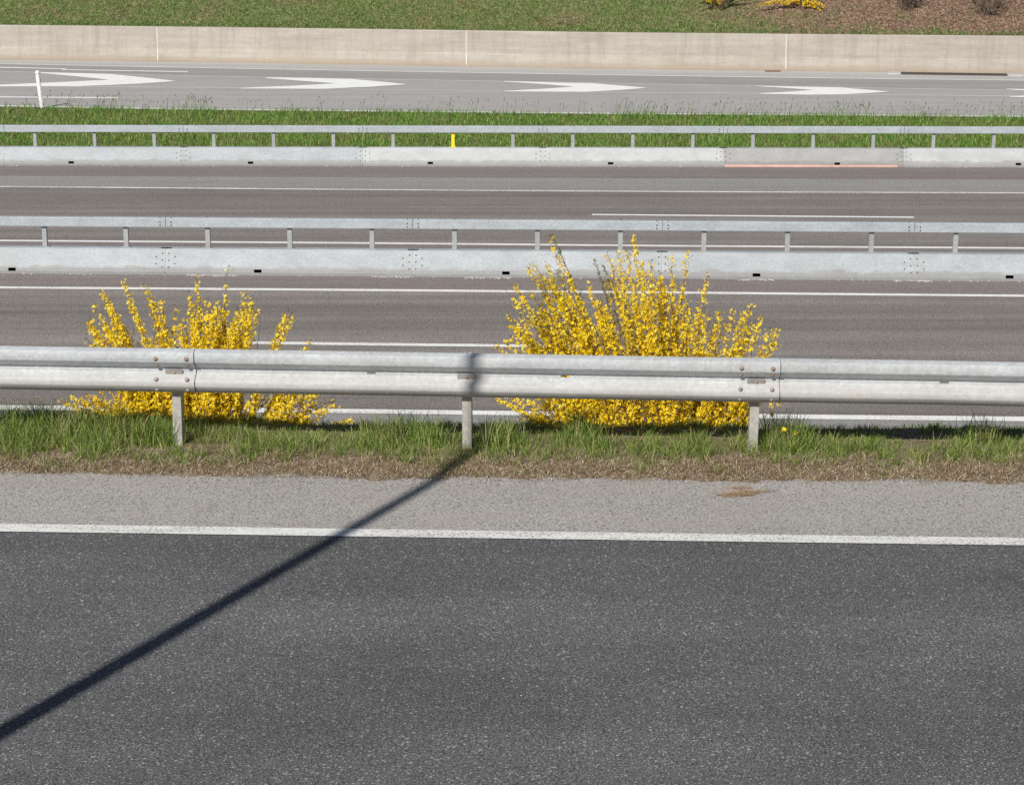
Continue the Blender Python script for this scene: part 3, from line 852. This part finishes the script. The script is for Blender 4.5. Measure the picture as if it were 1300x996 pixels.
def flowers(C, Nn, Rr, mat, name, parent):
    """four-petalled flowers at C facing Nn with radius Rr"""
    n = len(C)
    Nn = Nn / np.linalg.norm(Nn, axis=1)[:, None]
    ref = rng.normal(size=(n, 3)); u = np.cross(Nn, ref); u /= np.linalg.norm(u, axis=1)[:, None] + 1e-9
    v = np.cross(Nn, u)
    V = np.zeros((n, 13, 3)); V[:, 0] = C
    k = 1
    for q in range(4):
        a = q * np.pi / 2 + rng.uniform(-.25, .25, n)
        L = Rr * rng.uniform(.8, 1.15, n); up = rng.uniform(.05, .9, n)
        d = u * np.cos(a)[:, None] + v * np.sin(a)[:, None]; s = -u * np.sin(a)[:, None] + v * np.cos(a)[:, None]
        V[:, k] = C + d * (L * .55)[:, None] + s * (Rr * .30)[:, None] + Nn * (L * up * .55)[:, None]
        V[:, k + 1] = C + d * L[:, None] + Nn * (L * up * .75)[:, None]
        V[:, k + 2] = C + d * (L * .55)[:, None] - s * (Rr * .30)[:, None] + Nn * (L * up * .55)[:, None]
        k += 3
    f = np.concatenate([[0, 1 + 3 * q, 2 + 3 * q, 3 + 3 * q] for q in range(4)])
    loops = (np.arange(n)[:, None] * 13 + f[None]).ravel(); sizes = np.full(4 * n, 4)
    return np_obj(name, V.reshape(-1, 3), loops, sizes, mat, parent)

def bez(a, c, b, n=14):
    return [a * (1 - t) ** 2 + c * 2 * t * (1 - t) + b * t * t for t in [i / n for i in range(n + 1)]]

def forsythia(label, root_px, root_row, yroot, zroot, stems, fl_r=.0138, node=.021, cat='bush', seed=1, twig=.0045, dens=5.2, root_spread=(.30, .16)):
    rs = random.Random(seed)
    rt = GY(root_px, root_row, yroot); rt.z = zroot
    e = empty('forsythia_bush', rt); tag(e, label, cat)
    paths = []; C = []; Nn = []; Rr = []; BC = []; BN = []
    for (tx, ty, lean, start, fd, dy, thin) in stems:
        yb = yroot + rs.uniform(-1, 1) * root_spread[1]
        tip = GY(tx, ty, yb + dy) - rt
        bx = max(-root_spread[0], min(root_spread[0], tip.x * lean + rs.uniform(-.06, .06)))
        base = Vector((bx, yb - yroot, rs.uniform(-.06, .0)))
        mid = base.lerp(tip, .5)
        outw = abs(tip.x - base.x)
        ctrl = mid + Vector(((-1 if tip.x > base.x else 1) * outw * rs.uniform(-.02, .16), rs.uniform(-.05, .05), .05 * outw + rs.uniform(0, .04)))
        pts = bez(base, ctrl, tip, 16)
        pts = [p_ + Vector((rs.gauss(0, .006), rs.gauss(0, .006), 0)) if 0 < i else p_ for i, p_ in enumerate(pts)]
        paths.append((pts, twig, .0016))
        Ls = sum((pts[i + 1] - pts[i]).length for i in range(16))
        nn = max(3, int(Ls / node))
        for q in range(nn):
            t = (q + rs.random() * .7) / nn
            if t < start: continue
            if rs.random() > fd: continue
            k = t * 16; i = min(15, int(k)); c = pts[i].lerp(pts[i + 1], k - i)
            ax = (pts[i + 1] - pts[i]).normalized()
            m = max(1, int(rs.gauss(dens, 1.3)))
            if t > .93: m = max(2, m - 1)
            for _ in range(m):
                nv = Vector((rs.gauss(0, 1), rs.gauss(-.25, 1), rs.gauss(.15, .8))); nv -= ax * nv.dot(ax) * .5
                if nv.length < .05: continue
                nv.normalize()
                dist = rs.uniform(.006, .030) * (1 if rs.random() < .85 else 1.5)
                (BC if thin else C).append(c + nv * dist * (.5 if thin else 1) + ax * rs.uniform(-.012, .012))
                (BN if thin else Nn).append(nv + ax * rs.uniform(-.3, .5))
                if not thin: Rr.append(fl_r * rs.uniform(.75, 1.2))
        # a leafy tuft at the tip
        if rs.random() < .6:
            for _ in range(3):
                BC.append(pts[-1] + Vector((rs.gauss(0, .005), rs.gauss(0, .005), rs.uniform(0, .02)))); BN.append(Vector((rs.gauss(0, .4), rs.gauss(0, .4), 1)))
        # a few side twigs
        for _ in range(rs.choice((0, 1, 1, 2))):
            t = rs.uniform(.35, .85); i = int(t * 16); a = pts[i]
            ln = rs.uniform(.05, .16)
            b = a + Vector((rs.gauss(0, .35), rs.gauss(0, .3), 1)).normalized() * ln
            paths.append(([a, a.lerp(b, .5) + Vector((rs.gauss(0, .006), 0, 0)), b], .0022, .0012))
            for q in range(int(ln / .028)):
                c = a.lerp(b, (q + 1) / (ln / .028 + .2))
                for _ in range(3):
                    nv = Vector((rs.gauss(0, 1), rs.gauss(0, 1), rs.gauss(.2, .7))).normalized()
                    (BC if thin else C).append(c + nv * rs.uniform(.006, .02)); (BN if thin else Nn).append(nv)
                    if not thin: Rr.append(fl_r * rs.uniform(.75, 1.15))
    V, Fc = tubes(paths)
    mesh_obj('stems', V, Fc, M['bark'], e, smooth=True)
    flowers(np.array([tuple(c) for c in C]), np.array([tuple(c) for c in Nn]), np.array(Rr), M['petal'], 'blossoms', e)
    if BC: flowers(np.array([tuple(c) for c in BC]), np.array([tuple(c) for c in BN]), rng.uniform(.007, .012, len(BC)), M['bud'], 'buds', e)
    return e

def st(x, y, lean=.4, start=.2, fd=.95, dy=0.0, thin=False): return (x, y, lean, start, fd, dy, thin)
rs = random.Random(5)
right = [st(697, 301, .28, .2), st(703, 300, .30, .75, .8, .06, True), st(668, 338, .3, .25, .8), st(676, 332, .3), st(691, 335, .3), st(652, 362, .3), st(645, 370, .3, .3, .75),
         st(754, 330, .4, .6, .9, .1, True), st(767, 337, .4, .6, .9, .12, True), st(745, 352, .4, .3, .8), st(773, 323, .4), st(783, 319, .4), st(805, 300, .4, .25, .85), st(796, 318, .4),
         st(828, 332, .5), st(853, 326, .4), st(872, 317, .45, .25, .8), st(898, 350, .5, .2, .7), st(839, 350, .5), st(817, 330, .5), st(957, 383, .6), st(947, 394, .6), st(931, 397, .6), st(916, 388, .6),
         st(988, 419, .6), st(977, 419, .6), st(987, 432, .6), st(968, 400, .6, .3, .8), st(657, 427, .35), st(640, 433, .35, .3, .8), st(627, 437, .4, .85, .9), st(630, 508, .45, .2, 1), st(634, 500, .5, .2, 1),
         st(664, 505, .5, .4, .8), st(650, 520, .5, .4, .7), st(972, 500, .6), st(960, 480, .6), st(985, 470, .6), st(994, 505, .7, .8, .7)]
prx = [632, 650, 665, 700, 740, 760, 800, 850, 880, 920, 960, 992]; pry = [425, 372, 350, 330, 352, 348, 330, 345, 370, 398, 405, 425]
for _ in range(105):
    x = rs.uniform(642, 982); y = float(np.interp(x, prx, pry)) + 8 + 75 * rs.random() ** 1.2
    right.append(st(x, y, rs.uniform(.32, .6), .15, rs.uniform(.6, .92), rs.uniform(-.12, .22)))
for _ in range(28):
    x = rs.uniform(660, 975); right.append(st(x, float(np.interp(x, prx, pry)) + rs.uniform(30, 110), rs.uniform(.2, .75), .2, .12, rs.uniform(-.2, .2), True))
for _ in range(85):
    x = rs.uniform(655, 975); y = rs.uniform(450, 548)
    right.append(st(x, y, rs.uniform(.5, .85), .1, .95, rs.uniform(-.2, .18)))
for _ in range(48):
    x = rs.uniform(655, 978); right.append(st(x, float(np.interp(x, prx, pry)) + rs.uniform(35, 105), rs.uniform(.32, .6), .15, .85, rs.uniform(-.2, .25)))
for _ in range(22):
    x = rs.uniform(690, 900); right.append(st(x, float(np.interp(x, prx, pry)) + rs.uniform(20, 80), rs.uniform(.3, .6), .2, .10, rs.uniform(-.25, .1), True))
for _ in range(46):
    x = rs.uniform(672, 955); right.append(st(x, rs.uniform(530, 560), rs.uniform(.6, .9), .1, .95, rs.uniform(-.5, -.2)))
YB = 14.62
forsythia('larger forsythia bush covered in yellow blossom, tallest stems leaning left, behind the near guardrail', 848, 560, YB, -.22, right, seed=3, root_spread=(.62, .20))
left = [st(154, 355, .35, .2, 1), st(132, 375, .4, .2, 1), st(109, 410, .4), st(119, 389, .4), st(184, 361, .5, .2, 1), st(203, 383, .5), st(221, 391, .5, .75, .6), st(240, 373, .5, .3, .8), st(250, 351, .5, .45, .55),
        st(288, 341, .5, .3, .7), st(313, 371, .45, .2, 1), st(320, 380, .45, .2, 1), st(329, 394, .4, .2, 1), st(365, 396, .42, .2, 1.0), st(371, 400, .42, .2, 1.0), st(362, 402, .42, .2, 1), st(396, 433, .45, .3, 1), st(276, 382, .5),
        st(264, 381, .5), st(310, 399, .5, .6, .5), st(69, 507, .35, .35, .8), st(90, 503, .4, .3, .9), st(65, 520, .4, .5, .7), st(110, 502, .4, .3, .8), st(128, 372, .4), st(136, 385, .4), st(141, 392, .4),
        st(160, 380, .35), st(190, 378, .5), st(197, 392, .5), st(452, 534, .45, .72, .95), st(440, 543, .5, .72, .9), st(424, 508, .5, .4, .8), st(418, 521, .5, .4, .7), st(405, 500, .5), st(252, 385, .5), st(284, 390, .5), st(300, 405, .5)]
for _ in range(74):
    x = rs.choice((rs.uniform(108, 215), rs.uniform(225, 325), rs.uniform(228, 305))); y = rs.uniform(398, 450) if x < 225 else rs.uniform(385, 450)
    left.append(st(x, y, rs.uniform(.35, .6), .15, rs.uniform(.6, .95), rs.uniform(-.12, .2)))
for _ in range(20):
    x = rs.uniform(125, 380); left.append(st(x, rs.uniform(400, 500), rs.uniform(.2, .75), .2, .12, rs.uniform(-.2, .2), True))
for _ in range(16):
    x = rs.uniform(85, 170); left.append(st(x, rs.uniform(505, 545), rs.uniform(.4, .6), .3, .9, rs.uniform(-.1, .2)))
for _ in range(105):
    x = rs.uniform(135, 412); y = rs.uniform(455, 548)
    left.append(st(x, y, rs.uniform(.5, .85), .1, .95, rs.uniform(-.2, .15)))
for _ in range(30):
    x = rs.choice((rs.uniform(112, 165), rs.uniform(190, 320), rs.uniform(225, 310))); left.append(st(x, rs.uniform(410, 450), rs.uniform(.35, .6), .15, .9, rs.uniform(-.15, .2)))
for _ in range(46):
    x = rs.uniform(150, 405); left.append(st(x, rs.uniform(528, 558), rs.uniform(.6, .9), .1, .95, rs.uniform(-.5, -.2)))
for q in ((80, 512), (97, 518), (112, 524), (128, 530), (142, 515), (118, 508), (412, 530), (428, 515), (400, 540), (446, 538)):
    left.append(st(q[0], q[1], .45, .25, .95, -.1))
forsythia('smaller forsythia bush with yellow blossom in separate upright sprays, behind the guardrail and its splice', 262, 560, YB, -.22, left, seed=8, root_spread=(.55, .20))

# shrubs on the hill (only their feet come into the picture, they rise above it)
def hill_plant(px, row):
    r = ray(px, row); t = 60 / r.y
    for _ in range(4000):
        p_ = Vector((r.x * t, r.y * t, CAMZ + r.z * t))
        if p_.z <= hill_z(p_.x, p_.y): break
        t += .01
    return p_
def hill_forsythia(px, row, label, spread, seed, n=26, low=False):
    rs2 = random.Random(seed)
    p_ = hill_plant(px, row); e = empty('forsythia_bush', p_); tag(e, label, 'bush', )
    paths = []; C = []; Nn = []; Rr = []
    for k in range(n):
        a = rs2.uniform(-1, 1)
        tip = Vector((spread * a + rs2.gauss(0, .08), rs2.gauss(0, .3), rs2.uniform(.4, 1.5) * (1 - .35 * abs(a))))
        if low and k < 14: tip = Vector((-rs2.uniform(.5, 1.75), -rs2.uniform(.1, .4), rs2.uniform(.05, .35))) if k < 5 else Vector((rs2.uniform(-.15, .75), -rs2.uniform(.2, .55), rs2.uniform(-.1, .25)))
        base = Vector((rs2.uniform(-.1, .1), rs2.uniform(-.1, .1), -.1))
        pts = bez(base, base.lerp(tip, .5) + Vector((0, 0, .35)), tip, 10); paths.append((pts, .015, .005))
        for q in range(int((tip - base).length / .045)):
            t = .3 + .7 * rs2.random(); k_ = t * 10; i = min(9, int(k_)); c = pts[i].lerp(pts[i + 1], k_ - i)
            for _ in range(4):
                nv = Vector((rs2.gauss(0, 1), rs2.gauss(0, 1), rs2.gauss(0, 1))).normalized()
                C.append(c + nv * rs2.uniform(.01, .06)); Nn.append(nv); Rr.append(rs2.uniform(.022, .034))
    V, Fc = tubes(paths); mesh_obj('stems', V, Fc, M['bark'], e)
    flowers(np.array([tuple(c) for c in C]), np.array([tuple(c) for c in Nn]), np.array(Rr), M['petal'], 'blossoms', e)
hill_forsythia(914, 12, 'thin forsythia bush with bare stems and few yellow tips on the far bank', .9, 4, 22)
hill_forsythia(1018, 10, 'full yellow forsythia bush on the far bank with a low branch reaching left', .8, 6, 30, True)
def bare_shrub(px, row, label, seed, w_=1.3, h_=1.5):
    rs2 = random.Random(seed); p_ = hill_plant(px, row); e = empty('bare_shrub', p_); tag(e, label, 'shrub')
    main = []; fine = []
    for k in range(34):
        a = rs2.uniform(-1, 1)
        tip = Vector((w_ * .5 * a * rs2.uniform(.5, 1.2), rs2.gauss(0, .35), h_ * rs2.uniform(.4, 1)))
        base = Vector((rs2.uniform(-.22, .22), rs2.uniform(-.2, .1), -.1))
        pts = bez(base, base.lerp(tip, .4) + Vector((a * .2, 0, .0)), tip, 8); main.append((pts, .018, .006))
        for q in range(9):
            i = rs2.randint(0, 7); s_ = pts[i]
            b = s_ + Vector((rs2.gauss(0, .8), rs2.gauss(-.2, .7), rs2.uniform(-.1, 1))).normalized() * rs2.uniform(.15, .45)
            fine.append(([s_, s_.lerp(b, .5) + Vector((0, 0, .03)), b], .008, .004))
    V, Fc = tubes(main, 5); mesh_obj('stems', V, Fc, M['grey_bark'], e)
    V, Fc = tubes(fine, 3); mesh_obj('twigs', V, Fc, M['grey_bark'], e)
bare_shrub(1152, 10, 'low leafless brown twiggy shrub on the far bank, left of the other brown one', 3, 1.2)
bare_shrub(1254, 17, 'leafless brown twiggy shrub on the far bank, rightmost above the wall', 9, 1.7)

# ------------------------------------------------------------------ grass
def nz(x, y, s, o_=0): return mnoise.noise(Vector((x * s, y * s, o_)))
def scatter(n, xf, yf, keep=None, seed=0):
    r_ = random.Random(seed); out = []
    tries = 0
    while len(out) < n and tries < n * 20:
        tries += 1
        x = xf(r_); y = yf(r_, x)
        if keep is None or r_.random() < keep(x, y): out.append((x, y))
    return out

# near verge: green blades
def px_of(x, y): return 650 + F * x / (y * CP)
def green_keep(x, y):
    v = verge_fr(x); u = (y - v)              # metres behind the asphalt edge
    lim = .10 + .17 * nz(x, 0, 1.1, 3) + .14 * nz(x, 0, 3.4, 8)
    c = .75 + 1.3 * nz(x, y, 3.0, 1)
    pxx = px_of(x, y)
    if 855 < pxx < 1010: lim += .10
    if u < lim: return max(0.02, .16 + .8 * nz(x, y, 5, 6)) * min(1, u / .2)
    return max(.08, min(1, (u - lim) / .2)) * c
def hfac(x):
    p_ = px_of(x, 13.7)
    h = np.interp(p_, [-100, 0, 130, 240, 330, 430, 470, 530, 580, 640, 700, 900, 1000, 1100, 1300, 1400], [.17, .17, .17, .15, .12, .09, .13, .13, .09, .11, .11, .11, .12, .09, .09, .09])
    return float(h) * (1 + .35 * nz(x, 0, 5, 4))
pts = scatter(24000, lambda r_: r_.uniform(-5.2, 5.2), lambda r_, x: verge_fr(x) + r_.uniform(.0, 1.62), green_keep, 1)
rt_ = random.Random(77); tuft = []; taz = []
cen = scatter(1150, lambda r_: r_.uniform(-5.0, 5.0), lambda r_, x: verge_fr(x) + r_.uniform(.05, 1.55), green_keep, 41)
for (cx, cy) in cen:
    k = rt_.uniform(.6, 1.5)
    for _ in range(int(26 * k)):
        a = rt_.uniform(0, 6.283); rr = abs(rt_.gauss(0, .022 * k)); tuft.append((cx + rr * math.cos(a), cy + rr * math.sin(a))); taz.append(a + rt_.gauss(0, .4))
azs = np.concatenate([rng.uniform(0, 2 * np.pi, len(pts)), np.array(taz)]); n_loose = len(pts); pts = pts + tuft
P = np.array([(x, y, verge_z(x, y) - .004) for x, y in pts])
def backcut(x, y):                              # kept short where the verge rolls over the bank
    k = min(1, max(0, (y - verge_fr(x) - .62) / .3)); p_ = px_of(x, y)
    return 1 - k * float(np.interp(p_, [0, 150, 300, 1000, 1300], [.15, .3, .55, .55, .55]))
tall = np.array([hfac(x) * backcut(x, y) * (0.5 + .5 * min(1, max(0, (y - verge_fr(x) - .2) / .3))) * (1 + .5 * nz(x, y, 6, 12)) for x, y in pts])
tall[n_loose:] *= 1.12
H = tall * rng.uniform(.3, 1.2, len(P)); Wd = rng.uniform(.0022, .0052, len(P))
g = blades('verge_grass', P, H, Wd, rng.uniform(.1, 1.35, len(P)), M['grass_near'], az=azs)
tag(g, 'short green grass growing along the near guardrail posts', 'grass', kind='stuff')
pts = scatter(9000, lambda r_: r_.choice((r_.uniform(-22, -5), r_.uniform(5, 22))), lambda r_, x: verge_fr(x) + r_.uniform(.2, 1.5), None, 12)
P = np.array([(x, y, verge_z(x, y) - .004) for x, y in pts]); H = rng.uniform(.07, .15, len(P))
tag(blades('verge_grass', P, H, rng.uniform(.006, .011, len(P)), rng.uniform(.1, .7, len(P)), M['grass_near']), 'green grass continuing along the guardrail beyond the frame', 'grass', kind='stuff')
# taller clumps
cl = [(20, 555), (60, 556), (100, 552), (140, 553), (185, 560), (205, 560), (480, 560), (500, 558), (515, 556), (545, 562), (640, 560), (735, 553), (740, 558), (1000, 560), (1015, 566), (985, 556), (1245, 560), (620, 566)]
Pc = []
r_ = random.Random(4)
for (a, b) in cl:
    c = G(a, b + 4, .04)
    for _ in range(150):
        x = c.x + r_.gauss(0, .07); y = c.y + r_.gauss(0, .05); Pc.append((x, y, verge_z(x, y)))
Pc = np.array(Pc)
tag(blades('grass_clumps', Pc, rng.uniform(.12, .26, len(Pc)), rng.uniform(.003, .006, len(Pc)), rng.uniform(.1, .7, len(Pc)), M['grass_near']), 'taller tufts of grass standing out of the near verge', 'grass', kind='stuff')
# dry litter on the front of the verge
pts = scatter(34000, lambda r_: r_.uniform(-5.2, 5.2), lambda r_, x: verge_fr(x) + r_.gauss(.12, .12) + .06 * nz(x, 0, 2.2, 7),
              lambda x, y: min(1, max(0, .9 - 1.7 * (y - verge_fr(x) - .3))) * (.65 + .7 * nz(x, y, 6, 2)) * (1 if y > verge_fr(x) - .05 + .08 * nz(x, 0, 3, 9) else .03), 2)
P = np.array([(x, y, max(0.004, verge_z(x, y)) + r_.uniform(0, .02)) for x, y in pts])
tag(blades('dry_grass', P, rng.uniform(.004, .026, len(P)), rng.uniform(.0018, .0046, len(P)), rng.uniform(.6, 3.2, len(P)), M['grass_dry']), 'brown dead grass and straw along the asphalt edge', 'dry grass', kind='stuff')
dt = []; r3_ = random.Random(31)
for (cx, cy) in scatter(420, lambda r_: r_.uniform(-5, 5), lambda r_, x: verge_fr(x) + abs(r_.gauss(.22, .16)), lambda x, y: .5 + 1.2 * nz(x, y, 2.5, 21), 44):
    for _ in range(r3_.randint(8, 34)):
        dt.append((cx + r3_.gauss(0, .03), cy + r3_.gauss(0, .02)))
P = np.array([(x, y, max(0.0, verge_z(x, y) - .003)) for x, y in dt])
tag(blades('dead_tufts', P, rng.uniform(.015, .065, len(P)), rng.uniform(.0018, .004, len(P)), rng.uniform(.3, 1.6, len(P)), M['grass_dry']), 'small upright tufts of dead grass in the brown fringe', 'dry grass', kind='stuff')
# grit and pale stones along that edge
def grit(name, pts, rmin, rmax, mat, label):
    V = []; Lp = []; sz = []
    base = np.array([(1, 0, 0), (-.5, .87, 0), (-.5, -.87, 0), (.1, .1, .8)])
    V = np.zeros((len(pts), 4, 3))
    for i, (x, y, z) in enumerate(pts):
        s_ = r_.uniform(rmin, rmax); a = r_.uniform(0, 6.3); ca, sa = math.cos(a), math.sin(a)
        b = base * s_ * np.array([r_.uniform(.7, 1.5), r_.uniform(.6, 1.1), r_.uniform(.5, 1)])
        V[i, :, 0] = x + b[:, 0] * ca - b[:, 1] * sa; V[i, :, 1] = y + b[:, 0] * sa + b[:, 1] * ca; V[i, :, 2] = z + b[:, 2]
    f = np.array([0, 1, 3, 1, 2, 3, 2, 0, 3]); loops = (np.arange(len(pts))[:, None] * 4 + f[None]).ravel()
    o = np_obj(name, V.reshape(-1, 3), loops, np.full(3 * len(pts), 3), mat); tag(o, label, 'gravel', kind='stuff')
M['grit'] = two_sided_leaf('grit_stone', [(0, (.12, .09, .07)), (.4, (.26, .22, .18)), (.8, (.42, .39, .35)), (1, (.66, .64, .6))], trans=0)
pts = scatter(4200, lambda r_: r_.uniform(-5, 5), lambda r_, x: verge_fr(x) + r_.gauss(.02, .10), None, 5)
grit('verge_grit', [(x, y, max(.001, verge_z(x, y))) for x, y in pts], .003, .009, M['grit'], 'small stones and grit along the asphalt edge')
pts = scatter(500, lambda r_: r_.uniform(-4, 4), lambda r_, x: r_.uniform(near_lo(x) - 2.5, verge_fr(x)), None, 6)
grit('road_grit', [(x, y, .003) for x, y in pts], .003, .007, M['grit'], 'loose grit scattered on the near road and shoulder')
pts = []
for f_, pxs in ((mid_lin, [(0, 1300)] * 1 + [(590, 650), (470, 520), (1130, 1180), (930, 980), (240, 300)]), (far_lin, [(0, 1300)] * 2)):
    for a, b in pxs:
        xa, xb = xat(a, 352 if f_ is mid_lin else 211), xat(b, 352 if f_ is mid_lin else 211)
        for _ in range(70):
            x = r_.uniform(xa, xb); pts.append((x, f_(x) - abs(r_.gauss(0, .05)) - .01, ZM + .001))
M['mortar'] = plain('pale_crumbs', (.50, .47, .45), .9, 0, .2, 9)
grit('barrier_grit', pts, .008, .026, M['mortar'], 'pale crumbs of mortar and dirt at the foot of the steel barriers')
# straw heap on the shoulder
sp = G(938, 627, 0)
Ps = []
for _ in range(750):
    k_ = r_.choice((-.09, -.05, 0, .02, .05, .07))
    Ps.append((sp.x + k_ + r_.gauss(0, .04), sp.y + k_ * .3 + r_.gauss(-.01, .028), .002 + abs(r_.gauss(0, .006))))
for _ in range(160):
    Ps.append((sp.x + .01 + r_.gauss(0, .04), sp.y + .13 + r_.gauss(0, .015), .002))
for _ in range(120):
    Ps.append((sp.x + .14 + r_.gauss(0, .05), sp.y + .06 + r_.gauss(0, .012), .002))
Ps = np.array(Ps)
M['straw'] = two_sided_leaf('straw_needles', [(0, (.26, .15, .08)), (.5, (.50, .34, .20)), (1, (.66, .52, .36))], trans=.15)
tag(blades('straw_litter', Ps, rng.uniform(.005, .012, len(Ps)), rng.uniform(.002, .004, len(Ps)), rng.uniform(3, 6, len(Ps)), M['straw'], az=rng.normal(0, .6, len(Ps)) + np.pi * rng.integers(0, 2, len(Ps))),
    'small flat heap of reddish brown straw on the pale shoulder', 'straw', kind='stuff')

# dandelions beside the right-hand post
M['dandelion'] = plain('dandelion_yellow', (.8, .6, .02), .6)
for i, (a, b, h) in enumerate([(992, 572, .14), (981, 566, .21), (1008, 570, .10)]):
    c = G(a, b, .03); c.z = verge_z(c.x, c.y)
    e = empty('dandelion', c)
    tag(e, ['dandelion with a yellow flower low in the grass just right of the right guardrail post', 'tallest yellow dandelion beside the right guardrail post', 'small yellow dandelion farther right of the right guardrail post'][i], 'flower')
    V, Fc = tubes([([Vector((0, 0, 0)), Vector((.005, 0, h * .5)), Vector((.012 * (-1) ** i, 0, h))], .0025, .002)], 5)
    mesh_obj('stem', V, Fc, M['bud'], e)
    C = np.array([(.012 * (-1) ** i, 0, h + .002 * k) for k in range(5)]); flowers(C, np.array([(.1 * k, -.6, 1) for k in range(5)], float), np.full(5, .017), M['dandelion'], 'flower_head', e)
    Pl = np.zeros((14, 3)); Pl[:, :2] = rng.normal(0, .012, (14, 2))
    blades('leaves', Pl, rng.uniform(.04, .09, 14), np.full(14, .016), rng.uniform(.8, 1.4, 14), M['grass_near'], e)

# median grass
def med_keep(x, y):
    v = r4(x); u = v - y
    k = 1.0
    if u < .45: k = .15 + .5 * max(0, nz(x, 0, 1.2, 5)) * 2
    return k * (.75 + .6 * nz(x, y, .8, 2))
pts = scatter(60000, lambda r_: r_.uniform(-13.5, 13.5), lambda r_, x: r_.uniform(far_lin(x) + .6, r4(x) - .22), med_keep, 3)
P = np.array([(x, y, ZM - .01) for x, y in pts])
H = np.array([.11 + .06 * nz(x, y, .9, 4) + (.06 if r4(x) - y < 1.2 else 0) * max(0, .6 + nz(x, 0, .5, 1)) for x, y in pts]) * rng.uniform(.5, 1.3, len(P))
tag(blades('median_grass', P, H, rng.uniform(.012, .022, len(P)), rng.uniform(.1, .8, len(P)), M['grass_median']), 'green grass strip between the far steel barrier and the ramp', 'grass', kind='stuff')
pts = scatter(16000, lambda r_: r_.choice((r_.uniform(-45, -13.5), r_.uniform(13.5, 45))), lambda r_, x: r_.uniform(far_lin(x) + .6, r4(x) - .22), None, 31)
P = np.array([(x, y, ZM - .01) for x, y in pts])
tag(blades('median_grass', P, rng.uniform(.1, .22, len(P)), rng.uniform(.03, .05, len(P)), rng.uniform(.1, .8, len(P)), M['grass_median']), 'median grass continuing beyond the frame', 'grass', kind='stuff')
# tall seed stalks at the ramp edge
pts = []
for a, b, n_ in ((780, 1300, 300), (560, 780, 60), (60, 260, 70), (215, 255, 45), (280, 560, 60), (780, 830, 30), (1040, 1100, 40), (0, 160, 60)):
    for _ in range(n_):
        x_ = xat(r_.uniform(a, b), 150); pts.append((x_, r4(x_) - r_.uniform(.3, 1.7), ZM))
P = np.array(pts); H = rng.uniform(.22, .55, len(P)); az = rng.normal(.1, .9, len(P))
ln_ = rng.uniform(.1, .5, len(P))
tag(blades('seed_stalks', P, H, rng.uniform(.007, .012, len(P)), ln_, M['grass_median'], az=az), 'tall thin grass stalks standing above the median grass by the ramp', 'grass', kind='stuff')
tp = P.copy(); tp[:, 0] += np.cos(az) * H * ln_ * .9; tp[:, 1] += np.sin(az) * H * ln_ * .9; tp[:, 2] += H * .84
tag(blades('seed_heads', tp, rng.uniform(.05, .09, len(P)), rng.uniform(.014, .024, len(P)), rng.uniform(.1, .5, len(P)), M['stalk']), 'brownish seed heads on the tall stalks by the ramp', 'grass', kind='stuff')

# hillside grass and mulch
def dryness(x, y):
    b = wall_b(x)
    pxx = px_of(x, y)
    d = .04 + .75 * nz(x, y, .6, 8)
    k = min(1, max(0, (y - b - .55) / .5))
    if pxx > 890: d += .22 * k
    if pxx > 980: d += .18 * k * (1 + 1.5 * nz(x, y, .9, 3))
    d += .55 * k * min(1, max(0, (pxx - 990 + 160 * nz(x, y, .5, 51)) / 160))
    d += .8 * max(0, nz(x, y, .9, 14))
    if pxx > 960: d -= 1.3 * max(0, nz(x, y, 1.3, 33))
    d -= .6 * max(0, min(1, (.95 + .5 * nz(x, 0, 1.1, 61) - (y - b)) / .35))
    return d
pts = scatter(42000, lambda r_: r_.uniform(-19, 19), lambda r_, x: wall_b(x) + r_.uniform(.42, 4.4), lambda x, y: max(.05, 1 - dryness(x, y) * 1.2), 7)
P = np.array([(x, y, hill_z(x, y) - .01) for x, y in pts]); H = rng.uniform(.05, .13, len(P))
H *= np.array([1.25 if y - wall_b(x) < .7 else .9 for x, y in pts])
tag(blades('hill_grass', P, H, rng.uniform(.016, .030, len(P)), rng.uniform(.2, 1.1, len(P)), M['grass_hill']), 'green and yellowing grass on the bank above the concrete wall', 'grass', kind='stuff')
pts = scatter(26000, lambda r_: r_.uniform(-19, 19), lambda r_, x: wall_b(x) + r_.uniform(.5, 4.2), lambda x, y: min(1, max(.06, dryness(x, y))), 9)
P = np.array([(x, y, hill_z(x, y) + .005) for x, y in pts])
tag(blades('dry_mulch', P, rng.uniform(.015, .05, len(P)), rng.uniform(.018, .035, len(P)), rng.uniform(1, 2.6, len(P)), M['mulch']), 'brown leaf litter and dead grass on the far bank', 'leaf litter', kind='stuff')
pts = scatter(20000, lambda r_: r_.uniform(-45, 45), lambda r_, x: wall_b(x) + r_.uniform(4.2, 24) if abs(x) < 19 else wall_b(x) + r_.uniform(.42, 20), None, 10)
P = np.array([(x, y, hill_z(x, y) - .01) for x, y in pts])
tag(blades('hill_grass', P, rng.uniform(.1, .25, len(P)), rng.uniform(.05, .09, len(P)), rng.uniform(.2, 1, len(P)), M['grass_hill']), 'coarser grass higher up the far bank', 'grass', kind='stuff')
